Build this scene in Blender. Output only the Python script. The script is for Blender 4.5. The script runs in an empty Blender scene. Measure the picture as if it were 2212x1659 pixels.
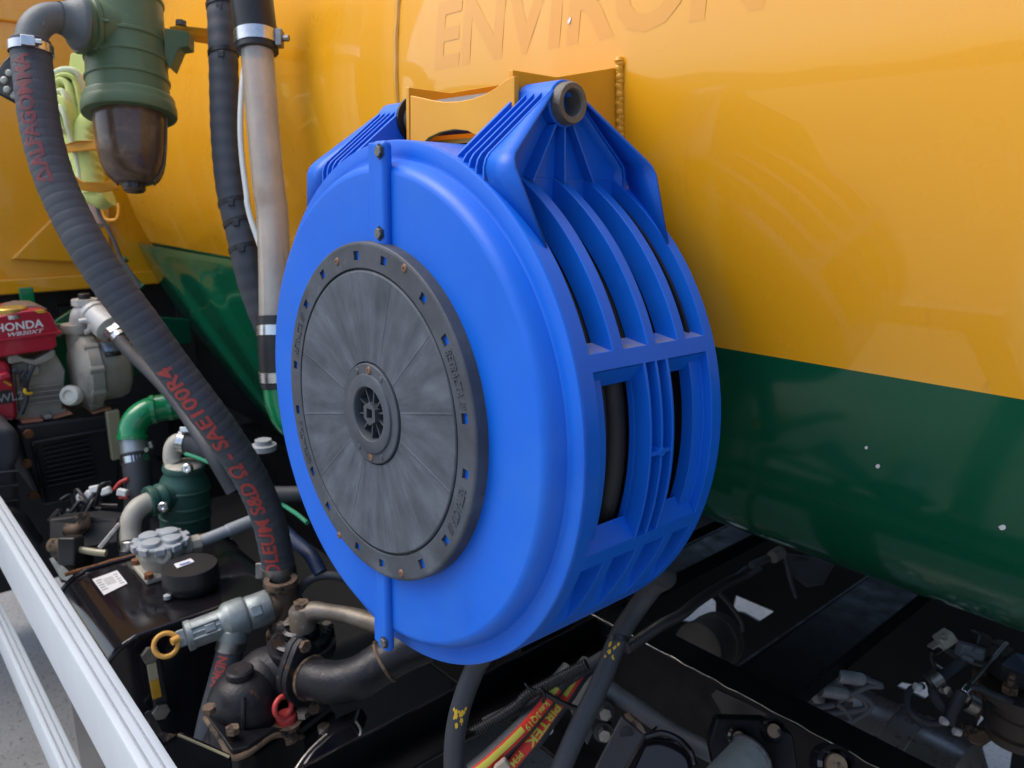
import bpy, bmesh, math, random
from mathutils import Vector as V, noise
random.seed(7)
SC = bpy.context.scene
COL = SC.collection
pi = math.pi

# ------------------------------------------------------------------ camera
FPX, CX, CY = 1690.0, 1106.0, 829.5
PITCH = math.atan(418.5/FPX); YAW = math.radians(48.6); ZC = 1.6
Fh = V((-math.sin(YAW), math.cos(YAW), 0)); RT = V((math.cos(YAW), math.sin(YAW), 0)); UPZ = V((0, 0, 1))
FW = Fh*math.cos(PITCH) - UPZ*math.sin(PITCH)
UP = UPZ*math.cos(PITCH) + Fh*math.sin(PITCH)
CAM = V((0, 0, ZC))
cd = bpy.data.cameras.new('camera'); cam = bpy.data.objects.new('camera', cd); COL.objects.link(cam)
cam.location = CAM
from mathutils import Matrix
cam.rotation_euler = Matrix((RT, UP, -FW)).transposed().to_euler()
cd.sensor_width = 36; cd.lens = 36*FPX/2212.0
cd.clip_start = 0.02; cd.clip_end = 2000
cd.dof.use_dof = True; cd.dof.focus_distance = 0.82; cd.dof.aperture_fstop = 9.0
SC.camera = cam

# ------------------------------------------------------------------ light
SUN_EL, SUN_AZ = math.radians(60), math.radians(225)   # azimuth of the sun measured from +X towards +Y
w = bpy.data.worlds.new('World'); SC.world = w; w.use_nodes = True
wn = w.node_tree.nodes; wl = w.node_tree.links
sky = wn.new('ShaderNodeTexSky'); sky.sky_type = 'NISHITA'; sky.sun_disc = False
sky.sun_elevation = SUN_EL; sky.sun_rotation = math.radians(90) - SUN_AZ
sky.air_density = 1.0; sky.dust_density = 3.0; sky.ozone_density = 1.0
wl.new(sky.outputs[0], wn['Background'].inputs[0]); wn['Background'].inputs[1].default_value = 0.15
sd = bpy.data.lights.new('sun', 'SUN'); sd.energy = 0.9; sd.angle = math.radians(50); sd.color = (1, .975, .94)
so = bpy.data.objects.new('sun', sd); COL.objects.link(so)
sdir = V((math.cos(SUN_EL)*math.cos(SUN_AZ), math.cos(SUN_EL)*math.sin(SUN_AZ), math.sin(SUN_EL)))
so.rotation_euler = sdir.to_track_quat('Z', 'Y').to_euler(); so.location = (-2, -3, 4)
SC.view_settings.view_transform = 'Standard'; SC.view_settings.look = 'None'
SC.view_settings.exposure = 0.98; SC.view_settings.gamma = 1.0

# ------------------------------------------------------------------ helpers
def at(px, py, x=None, y=None, z=None, d=None):
    """point in the world seen at a pixel of the survey picture, at a given depth / plane"""
    r = FW + RT*((px-CX)/FPX) - UP*((py-CY)/FPX)
    if x is not None: t = (x-CAM.x)/r.x
    elif y is not None: t = (y-CAM.y)/r.y
    elif z is not None: t = (z-CAM.z)/r.z
    else: t = d
    return CAM + r*t
def frame(ox, oy, k):
    return lambda px, py, **kw: at(ox+k*px, oy+k*py, **kw)
fA = frame(0, 0, .2976); fB = frame(0, 438.9, .2976); fC = frame(0, 823, .2976); fD = frame(0, 1165.3, .2976)
f6 = frame(548.6, 1165.3, .2976); f7 = frame(1042.4, 1165.3, .2976); f8 = frame(1553.7, 1165.3, .2976)
f9 = frame(1882.9, 1329.9, .1984); fH = frame(0, 630.9, .18856); fF = frame(0, 0, .17362)
def rpx(px, d): return px*d/FPX

def mat(name, base, rough=.5, metal=0., var=None, vscale=6., bump=0., bscale=60., spec=.5, coat=0.,
        spots=(), rvar=0., trans=0., ior=1.45):
    m = bpy.data.materials.new(name); m.use_nodes = True
    nt = m.node_tree; N = nt.nodes; L = nt.links; b = N['Principled BSDF']
    b.inputs['Roughness'].default_value = rough; b.inputs['Metallic'].default_value = metal
    b.inputs['Specular IOR Level'].default_value = spec; b.inputs['Coat Weight'].default_value = coat
    b.inputs['Coat Roughness'].default_value = .025; b.inputs['Coat IOR'].default_value = 1.55
    b.inputs['Transmission Weight'].default_value = trans; b.inputs['IOR'].default_value = ior
    tc = N.new('ShaderNodeTexCoord')
    def noi(sc, det=5, ro=.6, stretch=None):
        n = N.new('ShaderNodeTexNoise'); n.inputs['Scale'].default_value = sc
        n.inputs['Detail'].default_value = det; n.inputs['Roughness'].default_value = ro
        if stretch:
            mp = N.new('ShaderNodeMapping'); mp.inputs['Scale'].default_value = stretch
            L.new(tc.outputs['Object'], mp.inputs[0]); L.new(mp.outputs[0], n.inputs['Vector'])
        else: L.new(tc.outputs['Object'], n.inputs['Vector'])
        return n
    def ramp(src, lo, hi):
        r = N.new('ShaderNodeMapRange'); r.inputs[1].default_value = lo; r.inputs[2].default_value = hi
        L.new(src, r.inputs[0]); return r.outputs[0]
    def mix(f, c1, c2):
        x = N.new('ShaderNodeMix'); x.data_type = 'RGBA'; L.new(f, x.inputs[0])
        for i, c in ((6, c1), (7, c2)):
            if isinstance(c, tuple): x.inputs[i].default_value = (*c, 1)
            else: L.new(c, x.inputs[i])
        return x.outputs[2]
    col = base
    if var: col = mix(ramp(noi(vscale).outputs[0], .3, .7), base, var)
    for sp in spots:
        c, sc, lo, hi = sp[:4]
        col = mix(ramp(noi(sc, 6, .65, sp[4] if len(sp) > 4 else None).outputs[0], lo, hi), col, c)
    if isinstance(col, tuple): b.inputs['Base Color'].default_value = (*col, 1)
    else: L.new(col, b.inputs['Base Color'])
    if rvar:
        r = N.new('ShaderNodeMapRange'); r.inputs[1].default_value = .3; r.inputs[2].default_value = .7
        r.inputs[3].default_value = max(0, rough-rvar); r.inputs[4].default_value = min(1, rough+rvar)
        L.new(noi(vscale*2.3).outputs[0], r.inputs[0]); L.new(r.outputs[0], b.inputs['Roughness'])
    if bump:
        bp = N.new('ShaderNodeBump'); bp.inputs['Strength'].default_value = bump; bp.inputs['Distance'].default_value = .002
        L.new(noi(bscale, 4).outputs[0], bp.inputs['Height']); L.new(bp.outputs[0], b.inputs['Normal'])
    return m

M = {}
M['blue'] = mat('blue_plastic', (.003, .106, .55), .40, var=(.005, .120, .61), vscale=9, bump=.05, bscale=500, rvar=.06,
                spots=[((.06, .19, .66), 45, .68, .85), ((.10, .24, .66), 70, .70, .8, (1, .3, .12)), ((.003, .085, .47), 6, .55, .8), ((.022, .14, .54), 3.5, .52, .75)], spec=.4)
M['yellow'] = mat('yellow_paint', (.80, .36, .007), .3, coat=.6, var=(.77, .34, .007), vscale=3, rvar=.04,
                  spots=[((.80, .42, .06), 9, .52, .85, (1, 1, .12)), ((.52, .21, .008), 26, .66, .82, (1, 1, .08)), ((.30, .16, .03), 150, .76, .8)])
M['yellow_plain'] = mat('yellow_bracket_paint', (.74, .34, .02), .38, var=(.68, .29, .015), vscale=12, bump=.05, bscale=200,
                        spots=[((.35, .14, .01), 60, .68, .8)])
M['ghost'] = mat('unfaded_yellow_print', (.74, .31, .003), .3, coat=.6)
M['green'] = mat('green_paint', (.004, .088, .042), .12, coat=.12, spec=.4, var=(.004, .08, .038), vscale=4, rvar=.03)
M['filter_green'] = mat('filter_green_paint', (.085, .135, .062), .45, var=(.10, .15, .072), vscale=14, bump=.04, bscale=300)
M['teal_green'] = mat('teal_filter_paint', (.018, .075, .058), .42, var=(.028, .09, .07), vscale=14)
M['pvc_green'] = mat('bright_green_paint', (.006, .2, .07), .18, coat=.4)
M['disc'] = mat('weathered_black_plastic', (.045, .05, .06), .62, var=(.075, .08, .09), vscale=10, bump=.12, bscale=600)
M['disc_rim'] = mat('black_plastic_rim', (.034, .040, .050), .6, var=(.062, .072, .088), vscale=22, bump=.15, bscale=500,
                    spots=[((.095, .11, .13), 14, .56, .75)])
M['rubber'] = mat('black_rubber', (.03, .033, .04), .55, var=(.042, .045, .052), vscale=18, bump=.1, bscale=400)
M['hose'] = mat('suction_hose_rubber', (.044, .050, .060), .62, var=(.058, .064, .074), vscale=16, bump=.15, bscale=500)
M['hose_dark'] = mat('wound_hose_rubber', (.010, .010, .011), .6, var=(.02, .018, .016), vscale=22, bump=.2, bscale=300)
M['black'] = mat('black_chassis_paint', (.0026, .0027, .0036), .4, var=(.0045, .0046, .0058), vscale=12, rvar=.12, bump=.12, bscale=90, spec=.18,
                 spots=[((.022, .021, .021), 38, .66, .78), ((.12, .075, .045), 30, .735, .76)])
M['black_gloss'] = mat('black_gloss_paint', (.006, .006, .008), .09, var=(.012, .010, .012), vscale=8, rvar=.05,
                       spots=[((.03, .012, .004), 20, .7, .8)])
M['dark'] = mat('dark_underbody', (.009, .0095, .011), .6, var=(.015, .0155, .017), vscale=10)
M['black_plastic'] = mat('black_plastic', (.012, .012, .014), .4, var=(.02, .02, .022), vscale=14, bump=.06, bscale=300)
M['castiron'] = mat('black_cast_iron', (.010, .010, .013), .4, var=(.02, .02, .024), vscale=16, spec=.35, rvar=.12, bump=.35, bscale=160,
                    spots=[((.085, .04, .018), 38, .62, .70), ((.19, .13, .09), 64, .68, .73)])
M['rust'] = mat('rusty_iron', (.10, .06, .035), .75, var=(.17, .12, .08), vscale=40, bump=.4, bscale=150,
                spots=[((.015, .013, .012), 55, .52, .6)])
M['rust_orange'] = mat('orange_rust', (.24, .10, .04), .8, var=(.12, .05, .02), vscale=90, bump=.3, bscale=300)
M['steel'] = mat('clamp_steel', (.62, .62, .6), .26, metal=1, var=(.5, .5, .5), vscale=60, rvar=.08)
M['dull_steel'] = mat('dull_steel', (.33, .32, .30), .42, metal=1, var=(.22, .21, .19), vscale=60, rvar=.1)
M['galv'] = mat('galvanised_casting', (.30, .34, .34), .45, metal=.5, var=(.2, .23, .23), vscale=40, bump=.25, bscale=180,
                spots=[((.38, .38, .33), 60, .6, .75), ((.2, .13, .06), 50, .68, .78)])
M['pipe_galv'] = mat('galvanised_pipe', (.34, .37, .38), .4, metal=.6, var=(.25, .27, .28), vscale=30)
M['tube_dark'] = mat('pivot_tube_steel', (.10, .085, .068), .6, metal=.1, var=(.16, .14, .12), vscale=60, bump=.3, bscale=250,
                     spots=[((.10, .04, .02), 70, .6, .75)])
M['alu'] = mat('white_aluminium', (.44, .48, .505), .4, spec=.3, var=(.41, .45, .475), vscale=10, rvar=.05,
               spots=[((.16, .16, .17), 55, .735, .76)])
M['cream'] = mat('cream_cast_paint', (.36, .34, .28), .42, var=(.42, .40, .34), vscale=20, spots=[((.22, .19, .14), 35, .62, .8)])
M['pumpgrey'] = mat('pump_casting', (.27, .25, .21), .48, var=(.35, .33, .28), vscale=22, metal=.2, bump=.2, bscale=140,
                    spots=[((.14, .12, .09), 30, .6, .8)])
M['plastic_grey'] = mat('grey_plastic_cap', (.30, .33, .35), .45, var=(.36, .38, .40), vscale=20)
M['red'] = mat('red_engine_paint', (.42, .008, .03), .28, var=(.36, .007, .025), vscale=8, coat=.3)
M['red_plastic'] = mat('red_eye_paint', (.52, .05, .05), .45, var=(.42, .05, .04), vscale=50)
M['yellow_ring'] = mat('faded_yellow_ring', (.68, .36, .08), .5, var=(.58, .30, .06), vscale=50)
M['print_red'] = mat('red_print', (.42, .055, .045), .6, var=(.34, .05, .04), vscale=60)
M['print_red_dim'] = mat('worn_red_print', (.22, .03, .035), .6, var=(.07, .04, .045), vscale=70)
M['white_print'] = mat('white_print', (.75, .75, .75), .5)
M['band_red'] = mat('red_hose_band', (.62, .03, .015), .5)
M['band_yellow'] = mat('yellow_hose_band', (.55, .48, .06), .5)
M['lime'] = mat('lime_woven_hose', (.52, .60, .13), .8, var=(.62, .68, .26), vscale=10, bump=.5, bscale=420)
M['lime_pale'] = mat('pale_hose_lining', (.66, .70, .48), .75, var=(.6, .66, .38), vscale=16)
M['clear'] = mat('hazy_clear_tube', (.74, .66, .55), .22, var=(.52, .48, .42), vscale=14, coat=.6, trans=.5, bump=.35, bscale=220,
                 spots=[((.72, .66, .56), 40, .52, .72, (1, 1, .12)), ((.13, .12, .11), 26, .62, .75, (1, 1, .08)), ((.8, .76, .7), 160, .66, .72)])
M['bowl'] = mat('smoked_amber_bowl', (.05, .028, .018), .3, var=(.12, .07, .04), vscale=18, coat=.25,
                spots=[((.20, .12, .07), 34, .52, .72), ((.012, .009, .008), 9, .55, .75)])
M['white_tube'] = mat('white_nylon_tube', (.72, .74, .70), .35)
M['sticker'] = mat('white_sticker', (.68, .68, .68), .5)
M['ink'] = mat('grey_print', (.22, .22, .22), .6)
M['amber'] = mat('amber_oil', (.40, .20, .015), .2, var=(.5, .28, .03), vscale=40, coat=.5)
M['amber_pale'] = mat('pale_sight_tube', (.34, .31, .19), .25, coat=.5)
M['blue_label'] = mat('blue_grey_label', (.20, .27, .34), .3, var=(.12, .16, .22), vscale=90)
M['orange_edge'] = mat('orange_foot_plate', (.55, .22, .12), .6, var=(.45, .2, .12), vscale=40)
M['brown_tank'] = mat('brown_reflective_panel', (.05, .018, .01), .2, var=(.10, .045, .012), vscale=12, coat=.4)
M['stainless'] = mat('stainless_tank', (.34, .335, .32), .3, metal=.6, var=(.36, .35, .34), vscale=12, rvar=.08)
M['lens'] = mat('lamp_lens', (.26, .26, .2), .12, coat=.8)
M['ytext'] = mat('yellow_mark_paint', (.62, .38, .02), .6)
M['bluehose'] = mat('blue_hose', (.008, .02, .06), .5)
M['greencord'] = mat('green_cord', (.02, .22, .12), .6)

# radial streaking of the reel's cover disc
def disc_mat():
    m = M['disc']; nt = m.node_tree; N = nt.nodes; L = nt.links; b = N['Principled BSDF']
    tc = N.new('ShaderNodeTexCoord'); sx = N.new('ShaderNodeSeparateXYZ')
    sb = N.new('ShaderNodeVectorMath'); sb.operation = 'SUBTRACT'; sb.inputs[1].default_value = (.0008, -.1236, .2878)
    L.new(tc.outputs['Object'], sb.inputs[0]); L.new(sb.outputs[0], sx.inputs[0])
    at2 = N.new('ShaderNodeMath'); at2.operation = 'ARCTAN2'; L.new(sx.outputs[2], at2.inputs[0]); L.new(sx.outputs[0], at2.inputs[1])
    ln = N.new('ShaderNodeVectorMath'); ln.operation = 'LENGTH'; L.new(sb.outputs[0], ln.inputs[0])
    cb = N.new('ShaderNodeCombineXYZ')
    k1 = N.new('ShaderNodeMath'); k1.operation = 'MULTIPLY'; k1.inputs[1].default_value = 4.2; L.new(at2.outputs[0], k1.inputs[0])
    k2 = N.new('ShaderNodeMath'); k2.operation = 'MULTIPLY'; k2.inputs[1].default_value = 9.; L.new(ln.outputs['Value'], k2.inputs[0])
    L.new(k1.outputs[0], cb.inputs[0]); L.new(k2.outputs[0], cb.inputs[1])
    n = N.new('ShaderNodeTexNoise'); n.inputs['Scale'].default_value = 1.3; n.inputs['Detail'].default_value = 7; n.inputs['Roughness'].default_value = .62
    L.new(cb.outputs[0], n.inputs['Vector'])
    r = N.new('ShaderNodeMapRange'); r.inputs[1].default_value = .32; r.inputs[2].default_value = .72; L.new(n.outputs[0], r.inputs[0])
    mx = N.new('ShaderNodeMix'); mx.data_type = 'RGBA'; L.new(r.outputs[0], mx.inputs[0])
    mx.inputs[6].default_value = (.040, .049, .062, 1); mx.inputs[7].default_value = (.098, .116, .140, 1)
    n2 = N.new('ShaderNodeTexNoise'); n2.inputs['Scale'].default_value = 26; n2.inputs['Detail'].default_value = 6
    L.new(tc.outputs['Object'], n2.inputs['Vector'])
    m2 = N.new('ShaderNodeMix'); m2.data_type = 'RGBA'; m2.blend_type = 'MULTIPLY'; m2.inputs[0].default_value = 1
    r2 = N.new('ShaderNodeMapRange'); r2.inputs[1].default_value = .3; r2.inputs[2].default_value = .7; r2.inputs[3].default_value = .72; r2.inputs[4].default_value = 1.15
    L.new(n2.outputs[0], r2.inputs[0])
    L.new(mx.outputs[2], m2.inputs[6]); L.new(r2.outputs[0], m2.inputs[7]); L.new(m2.outputs[2], b.inputs['Base Color'])
disc_mat()

BASE = {}
def root(name, label, cat, base, group=None):
    o = bpy.data.objects.new(name, None); COL.objects.link(o); o.location = base
    o.empty_display_size = .05
    o['label'] = label; o['category'] = cat
    if group: o['group'] = group
    BASE[o.name] = V(base); return o
def rootbase(o):
    while o.parent: o = o.parent
    return BASE[o.name]

class MB:
    def __init__(s): s.v = []; s.f = []
    def add(s, vs, fs):
        k = len(s.v); s.v += [V(p) for p in vs]; s.f += [tuple(i+k for i in f) for f in fs]; return s
    def box(s, c, size, ax=None):
        c = V(c); X, Y, Z = ax or (V((1, 0, 0)), V((0, 1, 0)), V((0, 0, 1)))
        hx, hy, hz = [q/2 for q in size]
        vs = [c + X*(a*hx) + Y*(b*hy) + Z*(d*hz) for d in (-1, 1) for b in (-1, 1) for a in (-1, 1)]
        return s.add(vs, [(0, 2, 3, 1), (4, 5, 7, 6), (0, 1, 5, 4), (2, 6, 7, 3), (0, 4, 6, 2), (1, 3, 7, 5)])
    def prism(s, poly, ext):
        n = len(poly); vs = [V(p) for p in poly] + [V(p)+V(ext) for p in poly]
        fs = [tuple(range(n-1, -1, -1)), tuple(range(n, 2*n))] + [(i, (i+1) % n, n+(i+1) % n, n+i) for i in range(n)]
        return s.add(vs, fs)
    def lathe(s, prof, o, axis, segs=48, ref=None, a0=0, a1=2*pi):
        axis = V(axis).normalized(); o = V(o)
        ref = V(ref) if ref is not None else (V((0, 0, 1)) if abs(axis.z) < .9 else V((1, 0, 0)))
        e1 = (ref - axis*ref.dot(axis)).normalized(); e2 = axis.cross(e1)
        full = abs(a1-a0-2*pi) < 1e-6; n = segs if full else segs+1
        vs = []; fs = []; rows = []
        for r, h in prof:
            if r < 1e-6: rows.append([len(vs)]); vs.append(o+axis*h)
            else:
                row = []
                for i in range(n):
                    a = a0 + (a1-a0)*i/segs
                    row.append(len(vs)); vs.append(o + axis*h + (e1*math.cos(a)+e2*math.sin(a))*r)
                rows.append(row)
        for A, B in zip(rows, rows[1:]):
            m = segs if full else segs
            for i in range(m):
                j = (i+1) % n
                if len(A) == 1 and len(B) == 1: break
                if len(A) == 1: fs.append((A[0], B[i], B[j]))
                elif len(B) == 1: fs.append((A[i], B[0], A[j]))
                else: fs.append((A[i], B[i], B[j], A[j]))
        return s.add(vs, fs)
    def cyl(s, a, b, r, segs=24, r2=None):
        a = V(a); b = V(b); L = (b-a).length; r2 = r if r2 is None else r2
        c = min(r, r2)*.08
        return s.lathe([(0, 0), (r-c, 0), (r, c), (r2, L-c), (r2-c, L), (0, L)], a, b-a, segs)
    def hexbolt(s, o, axis, r, h):
        axis = V(axis).normalized(); e1 = axis.orthogonal().normalized(); e2 = axis.cross(e1); o = V(o)
        return s.prism([o+(e1*math.cos(i*pi/3)+e2*math.sin(i*pi/3))*r for i in range(6)], axis*h)
    def tube(s, pts, r, segs=20, n=None, rib=None, cap=True, hollow=None):
        P = Path(pts, n or max(12, len(pts)*8)); vs = []; fs = []
        N = len(P.p)
        if rib:
            N = int(P.L/rib[0]*(6 if rib[2] == 1 else 9))+2; P = Path(pts, N)
        for i in range(N):
            t = i/(N-1); rr = r(t) if callable(r) else r
            if rib:
                ph = (P.s[i]/rib[0]) % 1.0; rr += rib[1]*((.7+.45*t) if rib[2] == 2 else 1)*((math.sin(ph*2*pi)*.5+.5) if rib[2] == 1 else (math.sin(ph*pi)**.35 + (.45 if int(P.s[i]/rib[0]) % 2 else 0)))
            for k in range(segs):
                a = 2*pi*k/segs; vs.append(P.p[i] + (P.n[i]*math.cos(a)+P.b[i]*math.sin(a))*rr)
        for i in range(N-1):
            for k in range(segs):
                j = (k+1) % segs; fs.append((i*segs+k, i*segs+j, (i+1)*segs+j, (i+1)*segs+k))
        if cap:
            fs.append(tuple(range(segs-1, -1, -1))); fs.append(tuple((N-1)*segs+k for k in range(segs)))
        return s.add(vs, fs)
    def torus(s, c, axis, R, r, segs=40, rs=12, a0=0, a1=2*pi):
        axis = V(axis).normalized(); e1 = axis.orthogonal().normalized(); e2 = axis.cross(e1); c = V(c)
        full = abs(a1-a0-2*pi) < 1e-6; n = segs if full else segs+1; vs = []; fs = []
        for i in range(n):
            a = a0+(a1-a0)*i/segs; d = e1*math.cos(a)+e2*math.sin(a)
            for k in range(rs):
                b = 2*pi*k/rs; vs.append(c + d*(R+r*math.cos(b)) + axis*(r*math.sin(b)))
        for i in range(segs):
            for k in range(rs):
                fs.append((i*rs+k, ((i+1) % n)*rs+k, ((i+1) % n)*rs+(k+1) % rs, i*rs+(k+1) % rs))
        return s.add(vs, fs)
    def obj(s, name, material, parent=None, smooth=35, bevel=0, label=None, solid=0, stuff=False, kind=None, cat=None, group=None, base=None, recalc=True, bseg=2):
        me = bpy.data.meshes.new(name)
        if parent is not None: o0 = rootbase(parent)
        else:
            if base is None:
                xs = [p.x for p in s.v]; ys = [p.y for p in s.v]; zs = [p.z for p in s.v]
                base = V(((min(xs)+max(xs))/2, (min(ys)+max(ys))/2, min(zs)))
            o0 = V(base)
        me.from_pydata([tuple(p-o0) for p in s.v], [], s.f)
        if recalc:
            bm = bmesh.new(); bm.from_mesh(me)
            bmesh.ops.recalc_face_normals(bm, faces=bm.faces); bm.to_mesh(me); bm.free()
        me.materials.append(material if not isinstance(material, str) else M[material])
        if smooth:
            me.polygons.foreach_set('use_smooth', [True]*len(me.polygons)); me.set_sharp_from_angle(angle=math.radians(smooth))
        o = bpy.data.objects.new(name, me); COL.objects.link(o)
        if parent is not None: o.parent = parent
        else: o.location = o0; BASE[o.name] = o0
        if solid:
            md = o.modifiers.new('solid', 'SOLIDIFY'); md.thickness = solid; md.offset = -1
        if bevel:
            md = o.modifiers.new('bevel', 'BEVEL'); md.width = bevel; md.segments = bseg; md.limit_method = 'ANGLE'
            md.angle_limit = math.radians(35); md.harden_normals = True
        if label: o['label'] = label
        if cat: o['category'] = cat
        if group: o['group'] = group
        if stuff: o['kind'] = 'stuff'
        if kind: o['kind'] = kind
        return o

class Path:
    """arc-length resampled Catmull-Rom path with parallel-transported frames"""
    def __init__(s, pts, n):
        pts = [V(p) for p in pts]; dense = []
        if len(pts) == 2: dense = [pts[0].lerp(pts[1], i/20) for i in range(21)]
        else:
            q = [pts[0]*2-pts[1]] + pts + [pts[-1]*2-pts[-2]]
            for i in range(1, len(q)-2):
                for k in range(16):
                    t = k/16; a, b, c, d = q[i-1:i+3]
                    dense.append(.5*((2*b) + (c-a)*t + (2*a-5*b+4*c-d)*t*t + (3*b-a-3*c+d)*t**3))
            dense.append(pts[-1])
        cs = [0]
        for a, b in zip(dense, dense[1:]): cs.append(cs[-1]+(b-a).length)
        s.L = cs[-1]; s.p = []; s.s = []; j = 0
        for i in range(n):
            d = s.L*i/(n-1)
            while j < len(cs)-2 and cs[j+1] < d: j += 1
            t = (d-cs[j])/max(1e-9, cs[j+1]-cs[j]); s.p.append(dense[j].lerp(dense[j+1], min(1, max(0, t)))); s.s.append(d)
        s.t = []
        for i in range(n):
            s.t.append((s.p[min(i+1, n-1)]-s.p[max(i-1, 0)]).normalized())
        nn = s.t[0].orthogonal().normalized(); s.n = []; s.b = []
        for i in range(n):
            nn = (nn - s.t[i]*nn.dot(s.t[i])).normalized(); s.n.append(nn); s.b.append(s.t[i].cross(nn))
    def sample(s, d):
        x = max(0, min(.99999, d/s.L))*(len(s.p)-1); i = int(x); f = x-i
        return s.p[i].lerp(s.p[i+1], f), s.t[i].lerp(s.t[i+1], f).normalized()

def text_geo(string, size=1., shear=0., cuts=0, bold=0.):
    cu = bpy.data.curves.new('lettering', 'FONT'); cu.body = string; cu.size = size; cu.shear = shear; cu.offset = bold
    cu.align_x = 'LEFT'; cu.resolution_u = 3
    o = bpy.data.objects.new('lettering', cu); COL.objects.link(o)
    dg = bpy.context.evaluated_depsgraph_get(); dg.update()
    me = bpy.data.meshes.new_from_object(o.evaluated_get(dg))
    bm = bmesh.new(); bm.from_mesh(me)
    bmesh.ops.remove_doubles(bm, verts=bm.verts, dist=1e-6*size)
    if cuts:
        bmesh.ops.triangulate(bm, faces=bm.faces)
        for _ in range(cuts):
            es = [e for e in bm.edges if e.calc_length() > size*.22]
            if es: bmesh.ops.subdivide_edges(bm, edges=es, cuts=1)
            bmesh.ops.triangulate(bm, faces=[f for f in bm.faces if len(f.verts) > 3])
    bm.verts.ensure_lookup_table()
    vs = [(v.co.x, v.co.y) for v in bm.verts]; fs = [tuple(v.index for v in f.verts) for f in bm.faces]
    bm.free(); bpy.data.objects.remove(o); bpy.data.curves.remove(cu); bpy.data.meshes.remove(me)
    return vs, fs
def text_on(mb, string, size, fn, shear=0., cuts=2, bold=0., fit=None):
    vs, fs = text_geo(string, size, shear, cuts, bold)
    if fit:
        x0 = min(v[0] for v in vs); x1 = max(v[0] for v in vs); k = fit/(x1-x0); vs = [((x-x0)*k, y) for x, y in vs]
    mb.add([fn(x, y) for x, y in vs], fs)
def emboss(mb, vs, fs, fn, h):
    """raised lettering: fn(x, y, lift) gives the point"""
    k = len(vs); mb_v = [fn(x, y, h) for x, y in vs] + [fn(x, y, -.0004) for x, y in vs]
    cnt = {}
    for f in fs:
        for a, c in zip(f, f[1:]+f[:1]): cnt.setdefault((min(a, c), max(a, c)), []).append((a, c))
    side = [(e[0][1], e[0][0], e[0][0]+k, e[0][1]+k) for e in cnt.values() if len(e) == 1]
    mb.add(mb_v, list(fs)+side)
def tube_letters(P, r, s0, hint, sgn=1, direction=1, a0=0.):
    def fn(x, y):
        c, t = P.sample(s0+direction*x); n = (hint - t*hint.dot(t)).normalized(); b = t.cross(n)*sgn
        a = y/r + a0
        return c + (n*math.cos(a)+b*math.sin(a))*r
    return fn
def flat_letters(o, ex, ey): return lambda x, y: o + ex*x + ey*y
def band(mb, P, r, s0, s1, hint, sgn, a0, a1, ns=24, na=4):
    fn = tube_letters(P, r, 0, hint, sgn); vs = []; fs = []
    for i in range(ns+1):
        for k in range(na+1): vs.append(fn(s0+(s1-s0)*i/ns, (a0+(a1-a0)*k/na)*r))
    for i in range(ns):
        for k in range(na): fs.append((i*(na+1)+k, (i+1)*(na+1)+k, (i+1)*(na+1)+k+1, i*(na+1)+k+1))
    mb.add(vs, fs)
def clamp_screw(parent, P0, axis, side, r, sub=None):
    """worm-drive clamp: band with housing and screw; axis = hose direction, side = where the housing sits"""
    axis = V(axis).normalized(); side = V(side); side = (side-axis*side.dot(axis)).normalized(); tang = axis.cross(side)
    b = MB(); b.lathe([(r, -.007), (r+.0012, -.0068), (r+.0012, .0068), (r, .007)], P0, axis, 40)
    o = b.obj('clamp_band', 'steel', parent)
    h = MB(); h.box(V(P0)+side*(r+.005), (.02, .016, .009), (tang, axis, side)); h.obj('clamp_housing', 'steel', o, bevel=.0015)
    sc = MB(); sc.cyl(V(P0)+side*(r+.006)+tang*.010, V(P0)+side*(r+.006)+tang*.019, .0045, 6); sc.obj('clamp_screw', 'steel', o)
    return o
TOCAM = lambda p: (CAM-V(p)).normalized()
# ------------------------------------------------------------------ ground, far ridge
def ground():
    m = mat('concrete', (.31, .305, .29), .85, var=(.24, .235, .225), vscale=3, bump=.6, bscale=160,
            spots=[((.12, .118, .112), 70, .55, .66), ((.40, .39, .37), 110, .58, .68), ((.17, .165, .15), 1.3, .5, .75)])
    b = MB(); b.add([(-400, -400, 0), (400, -400, 0), (400, 400, 0), (-400, 400, 0)], [(0, 1, 2, 3)])
    b.obj('ground', m, kind='structure', smooth=0)
    hm = mat('hill_woodland', (.035, .05, .022), .9, var=(.05, .065, .03), vscale=.2)
    b = MB(); vs = []; fs = []; n = 160; R0 = 150
    for i in range(n+1):
        a = pi*(.55 + 1.45*i/n)
        h = 9 + 6*math.sin(i*.19) + 5*noise.noise(V((i*.23, 0, 0))) + 2.2*noise.noise(V((i*.9, 3, 0)))
        for r, z in ((R0, -1), (R0+12, h*.7), (R0+30, h+3), (R0+120, -1)):
            vs.append((r*math.cos(a), r*math.sin(a), max(z, -1)))
    for i in range(n):
        for k in range(3): fs.append((i*4+k, (i+1)*4+k, (i+1)*4+k+1, i*4+k+1))
    b.add(vs, fs); b.obj('hill', hm, kind='structure', smooth=60)
ground()

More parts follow.
